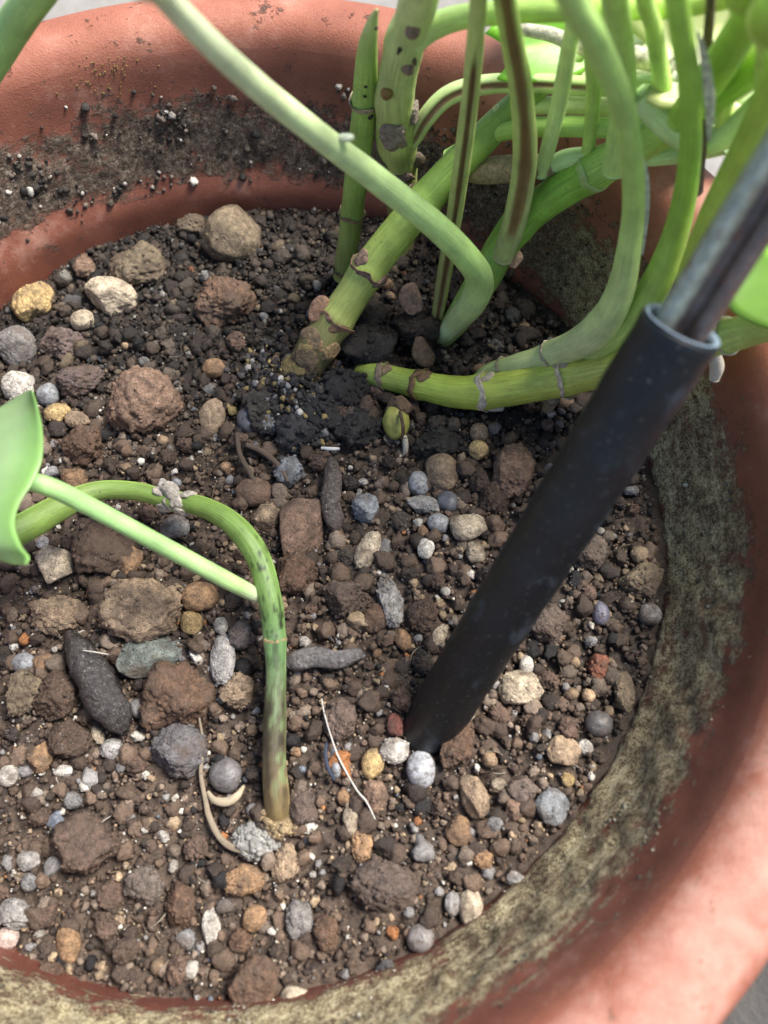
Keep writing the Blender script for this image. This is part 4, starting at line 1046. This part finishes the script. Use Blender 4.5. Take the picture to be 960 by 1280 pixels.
# ------------------------------------------------------------------ black sleeve with the rod in it
b0, b1_ = at(542,902,3.0), at(853,407,84)
ax = (b1_ - b0) / np.linalg.norm(b1_ - b0); Lt = np.linalg.norm(b1_ - b0)
stk = bpy.data.objects.new('support_stake', None); col.objects.link(stk); stk.location = Vector(b0) * MM
tag(stk, 'metal plant stake in a black rubber sleeve pushed into the soil', 'plant stake')
up_ = np.array([0, 0, 1.0]); e1 = np.cross(ax, up_); e1 /= np.linalg.norm(e1); e2 = np.cross(e1, ax)
RO, RI = 6.2, 5.0
seg = 72; th = np.linspace(0, 2*np.pi, seg, endpoint=False)
pr = [(RO * .2, -42), (RO, -40)] + [(RO * (1 + .012 * math.sin(k * .9) + .008 * math.sin(k * 2.3)), z) for k, z in enumerate(np.linspace(-36, Lt - 1.0, 70))] + [(RO - .1, Lt - .45), (RO - .4, Lt - .05), (RI + .35, Lt), (RI + .05, Lt - .4), (RI, Lt - 3), (RI, Lt - 30)]
V = []
for r_, z_ in pr:
    for a in th: V.append(ax * z_ + r_ * (math.cos(a) * e1 + math.sin(a) * e2))
k = len(pr); I = np.arange(k * seg).reshape(k, seg)
F = np.stack([I[:-1], np.roll(I[:-1], -1, 1), np.roll(I[1:], -1, 1), I[1:]], -1).reshape(-1, 4)
sleeve = add('rubber_sleeve', mesh_from('rubber_sleeve', V, F, MRUB), stk)
el = [(RO - .55, Lt - .02), (RO - .25, Lt + .12), (RI + .55, Lt + .2), (RI + .1, Lt - .1), (RI - .02, Lt - .9)]
Vc = np.array([[ax * z_ + r_ * (math.cos(a) * e1 + math.sin(a) * e2) for a in th] for r_, z_ in el]).reshape(-1, 3)
Ic = np.arange(len(el) * seg).reshape(len(el), seg)
tcut = NT('edge_sky_sheen'); tcut.set(Base_Color=tcut.ramp(tcut.noise(tcut.pos(), .6, 4), [(.3, (.12, .17, .22)), (.7, (.24, .31, .38))]), Roughness=.4)  # sky reflection on the lip, painted as a paler blue colour
add('cut_edge', mesh_from('cut_edge', Vc, np.stack([Ic[:-1], np.roll(Ic[:-1], -1, 1), np.roll(Ic[1:], -1, 1), Ic[1:]], -1).reshape(-1, 4), tcut.m), sleeve)
# rod: a folded metal channel (two rounded flanges and a web)
cs = [(-4.6,-1.6),(-4.7,.6),(-4.1,2.2),(-2.8,2.9),(-1.5,2.3),(-.8,.8),(0.2,.2),(1.2,.7),(1.9,2.1),(3.0,2.7),(4.1,2.0),(4.6,.4),(4.5,-1.6),(3.4,-2.9),(0,-3.5),(-3.4,-2.9)]
cs = np.array(cs) * .86
cs2 = []
for i in range(len(cs)):
    p0, p1, p2, p3 = cs[i-1], cs[i], cs[(i+1) % len(cs)], cs[(i+2) % len(cs)]
    for t in (0, .25, .5, .75): cs2.append(.5*((2*p1)+(-p0+p2)*t+(2*p0-5*p1+4*p2-p3)*t*t+(-p0+3*p1-3*p2+p3)*t**3))
cs2 = np.array(cs2)
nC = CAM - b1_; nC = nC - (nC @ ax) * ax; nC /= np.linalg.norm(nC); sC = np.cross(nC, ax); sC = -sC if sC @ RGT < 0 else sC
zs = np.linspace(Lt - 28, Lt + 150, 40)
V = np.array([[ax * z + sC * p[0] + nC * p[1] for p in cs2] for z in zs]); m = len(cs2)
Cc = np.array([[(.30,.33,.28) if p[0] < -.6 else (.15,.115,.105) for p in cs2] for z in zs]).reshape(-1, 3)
I = np.arange(len(zs) * m).reshape(len(zs), m)
F = [tuple(f) for f in np.stack([I[:-1], np.roll(I[:-1], -1, 1), np.roll(I[1:], -1, 1), I[1:]], -1).reshape(-1, 4)] + [tuple(I[-1])]
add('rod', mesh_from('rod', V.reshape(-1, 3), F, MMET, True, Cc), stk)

# ------------------------------------------------------------------ sticks, chips, roots and threads on the soil
def chip(name, keys, label, cat, color, mat=MBARK, seed=0, lump=.22, seg=20, flat=.8, lift=0.0, group=None):
    ks = []
    for (px, py, z, w) in keys:
        P = at(px, py, 0); ks.append((px, py, z + float(soil_h(P[0], P[1])) + lift, w))
    p = Path(ks, n=10)
    o = tube(name, p, mat, tuple(color), None, seg, seed, lump, flat=flat, label=label, cat=cat, group=group); o.color = (*color, 1)
    return o
chip('bark_stick', [(88,792,2.5,16),(98,812,4,36),(110,834,5,47),(124,858,5.5,50),(138,882,5,46),(150,902,3.6,34),(156,914,2.4,14)], 'dark glossy bark stick lying beside the reddish brown earth ball', 'stick', (.040,.033,.031), seed=3, lump=.26)
chip('bark_twig', [(413,572,2,10),(416,586,3,21),(415,606,3.5,25),(413,632,3.5,27),(417,652,2.8,24),(419,664,2,10)], 'upright dark brown twig right of the tall angular rock', 'twig', (.085,.065,.056), seed=4, lump=.3)
chip('bark_chip', [(360,830,2.4,12),(372,826,3,24),(395,821,3.3,26),(422,825,3.2,23),(445,819,2.6,18),(456,820,2,7)], 'flat grey bark chip right of the green shoot', 'bark chip', (.15,.135,.13), seed=5, flat=.55, lump=.32)
chip('curved_root', [(260,990,2.4,5),(268,1000,3.4,10),(283,1002,3.6,13),(296,995,3.4,11),(305,982,2.4,4)], 'short curved cream root under the purple-grey bead', 'root', (.42,.35,.24), MROOT, 6, .25)
chip('wiry_root', [(249,896,1.5,3),(254,930,2.4,4),(251,965,2.6,5),(257,1000,2.6,6),(262,1022,2.6,8),(274,1046,2.6,9),(292,1060,2.6,10),(312,1062,2.2,9),(332,1052,1.6,7)], 'thin tan root running from the speckled lump to the shoot base', 'root', (.25,.20,.14), MROOT, 7, .3)
chip('thread', [(402,873,2.6,1.6),(405,890,3.0,2.0),(413,918,3.4,2.2),(424,948,3.2,2.4),(445,986,2.9,2.6),(458,1002,2.6,2.4),(469,1024,2.0,2.0)], 'thin white thread lying across the open soil', 'thread', (.55,.53,.49), MROOT, 8, .05, 10)
chip('thread', [(408,928,3.4,4),(407,945,3.6,5),(411,962,3.4,5),(418,975,3,4)], 'short dark blue fibre beside the white thread', 'thread', (.03,.04,.07), MROOT, 9, .05, 10)
chip('fine_root', [(296,540,3,6),(300,568,3.4,7),(312,590,3.2,7),(322,612,2.6,5)], 'brown fine root curving down from the root crown', 'root', (.10,.07,.05), MROOT, 10, .1, 10)
chip('fine_root', [(308,556,3,7),(330,566,3.6,8),(350,584,3.4,7),(360,602,2.6,5)], 'brown fine root crossing towards the blue-grey clod', 'root', (.13,.09,.065), MROOT, 11, .1, 10)
chip('straw', [(402,560,5,4),(412,561,5.2,5),(424,561,5,4)], 'short white straw bit in front of the root crown', 'straw', (.60,.60,.58), MROOT, 12, .03, 8)
chip('straw', [(104,813,7.6,1.6),(118,815,8,1.8),(136,818,7.4,1.4)], 'fine pale fibre across the top of the bark stick', 'straw', (.6,.56,.5), MROOT, 13, .03, 8)
q = at(515,373,12)
blob('dry_scale', q, (3.4,4.2,1.1), None, MDRY, (.30,.19,.135), 131, 3, 'angular', axis=(.15,-.5,.8), label='brown dry bud scale standing between the thick stem and streaked stalk', cat='dry scale')
q = at(528,440,7)
blob('dry_scale', q, (3.0,4.4,1.1), None, MDRY, (.19,.12,.075), 132, 3, 'angular', axis=(.3,-.4,.8), label='brown dry bud scale leaning on the creeping stem joint', cat='dry scale')
for kk, (px, py, z, rad, cc) in enumerate(((462,432,5,(9,7,6),(.028,.022,.018)),(450,396,5,(8,7,5),(.04,.028,.02)),(400,508,4,(9,7,5.5),(.022,.02,.02)),(372,536,3,(8,7,5),(.034,.032,.034)),(432,486,4,(7,6,5),(.018,.016,.016)),(520,412,5,(7,5,5),(.04,.026,.018)),(448,534,3,(7,6,4.5),(.024,.021,.02)),(545,556,2.5,(7,6,4),(.028,.024,.02)))):
    names = ['behind the crown joint','behind the brown bud scale','in front of the root crown','nearest the slate bead','under the creeping stem end','between bud scale and streaked stalk','beside the bud','right of the bud']
    blob('humus_clod', at(px, py, z), rad, None, MG, cc, 140 + kk, 3, 'crumb', cvar=1.0, label='black humus clod ' + names[kk], cat='earth lump', group='black humus clods round the crown')

# root hairs and fibres strewn over the soil, too fine to pick apart
HV, HF = [], []
for k in range(170):
    px, py = rng.uniform(0, 820), rng.uniform(340, 1250); P = at(px, py, 2)
    if math.hypot(P[0], P[1]) > 94: continue
    a = rng.uniform(0, 6.28); L = rng.uniform(2, 9); bend = rng.uniform(-.25, .25); w = rng.uniform(.07, .2); n0 = len(HV); pt = P.copy()
    for q in range(7):
        zz_ = float(soil_h(pt[0], pt[1])) + .9 + .7 * math.sin(q * .9 + k)
        sx, sy = -math.sin(a), math.cos(a)
        HV += [(pt[0] + sx * w, pt[1] + sy * w, zz_), (pt[0] - sx * w, pt[1] - sy * w, zz_), (pt[0], pt[1], zz_ + w * 1.7)]
        if q:
            b_ = n0 + q * 3
            for u_ in range(3): HF.append((b_ - 3 + u_, b_ - 3 + (u_ + 1) % 3, b_ + (u_ + 1) % 3, b_ + u_))
        pt = pt + np.array([math.cos(a), math.sin(a), 0]) * L / 6; a += bend
hc = np.repeat(np.array([(.10,.065,.04),(.22,.16,.10),(.05,.035,.028),(.42,.37,.30)])[rng.choice(4, len(HV) // 21, p=[.4,.25,.25,.1])], 21, 0)
add('root_fibres', mesh_from('root_fibres', HV, HF, MG, True, hc), kind='stuff')

# ------------------------------------------------------------------ crumbs caked on the pot wall
def wall_grains(name, m, smin, smax, tier):
    a = rng.uniform(0, 2*np.pi, m); z = rng.uniform(2, 36, m)
    c = crust_at(a, z); keep = rng.uniform(0, 1, m) < c * (.03 + .97 * sstep(.0, .4, fbm(np.stack([np.cos(a)*12, np.sin(a)*12, z/5], -1), 61, 3)))
    a, z = a[keep], z[keep]; m = len(a)
    r = np.interp(z, pp[:j0, 1], pp[:j0, 0]) - .15; s = smin + (smax - smin) * rng.uniform(0, 1, m) ** 2
    xd, yd = np.cos(a), np.sin(a); g = sstep(-.15, .5, xd * .75 - yd * .75)
    dk = np.array([(.035,.028,.023),(.08,.06,.047),(.018,.015,.013),(.17,.135,.11),(.38,.34,.30),(.64,.59,.52)])[rng.choice(6, m, p=[.3,.25,.15,.16,.1,.04])]
    gr = np.array([(.16,.135,.09),(.28,.25,.18),(.06,.05,.036),(.42,.39,.30),(.33,.29,.18),(.60,.57,.48)])[rng.choice(6, m, p=[.26,.26,.14,.16,.1,.08])]
    gr = gr * (.35 + .75 * sstep(-.35, .3, fbm(np.stack([np.cos(a)*9, np.sin(a)*9, z/9], -1), 67, 3)))[:, None]
    cc = np.where((rng.uniform(0, 1, m) < g)[:, None], gr, dk) * rng.uniform(.75, 1.3, (m, 1))
    s = s * (1 - .45 * g)
    s = s * (1 + .35 * (1 - g))
    P = np.stack([(r - s * .2) * xd, (r - s * .2) * yd, z - gz], -1)
    return grains(name, P, s, cc, tier, MG, pot)
wall_grains('crust_crumbs', 7000, .25, 1.0, 1)
wall_grains('crust_grit', 26000, .14, .6, 0)
# flecks of yellow lichen above the crust
m = 90; _q = at(132, 96, 37); a = rng.normal(math.atan2(_q[1], _q[0]), .055, m); z = rng.uniform(31, 42, m); r = np.interp(z, pp[:j0+6, 1], pp[:j0+6, 0]) - .1
grains('lichen_flecks', np.stack([r*np.cos(a), r*np.sin(a), z - gz], -1), rng.uniform(.08, .3, m), np.array([(.30,.22,.06)]) * rng.uniform(.7,1.2,(m,1)), 0, MG, pot)
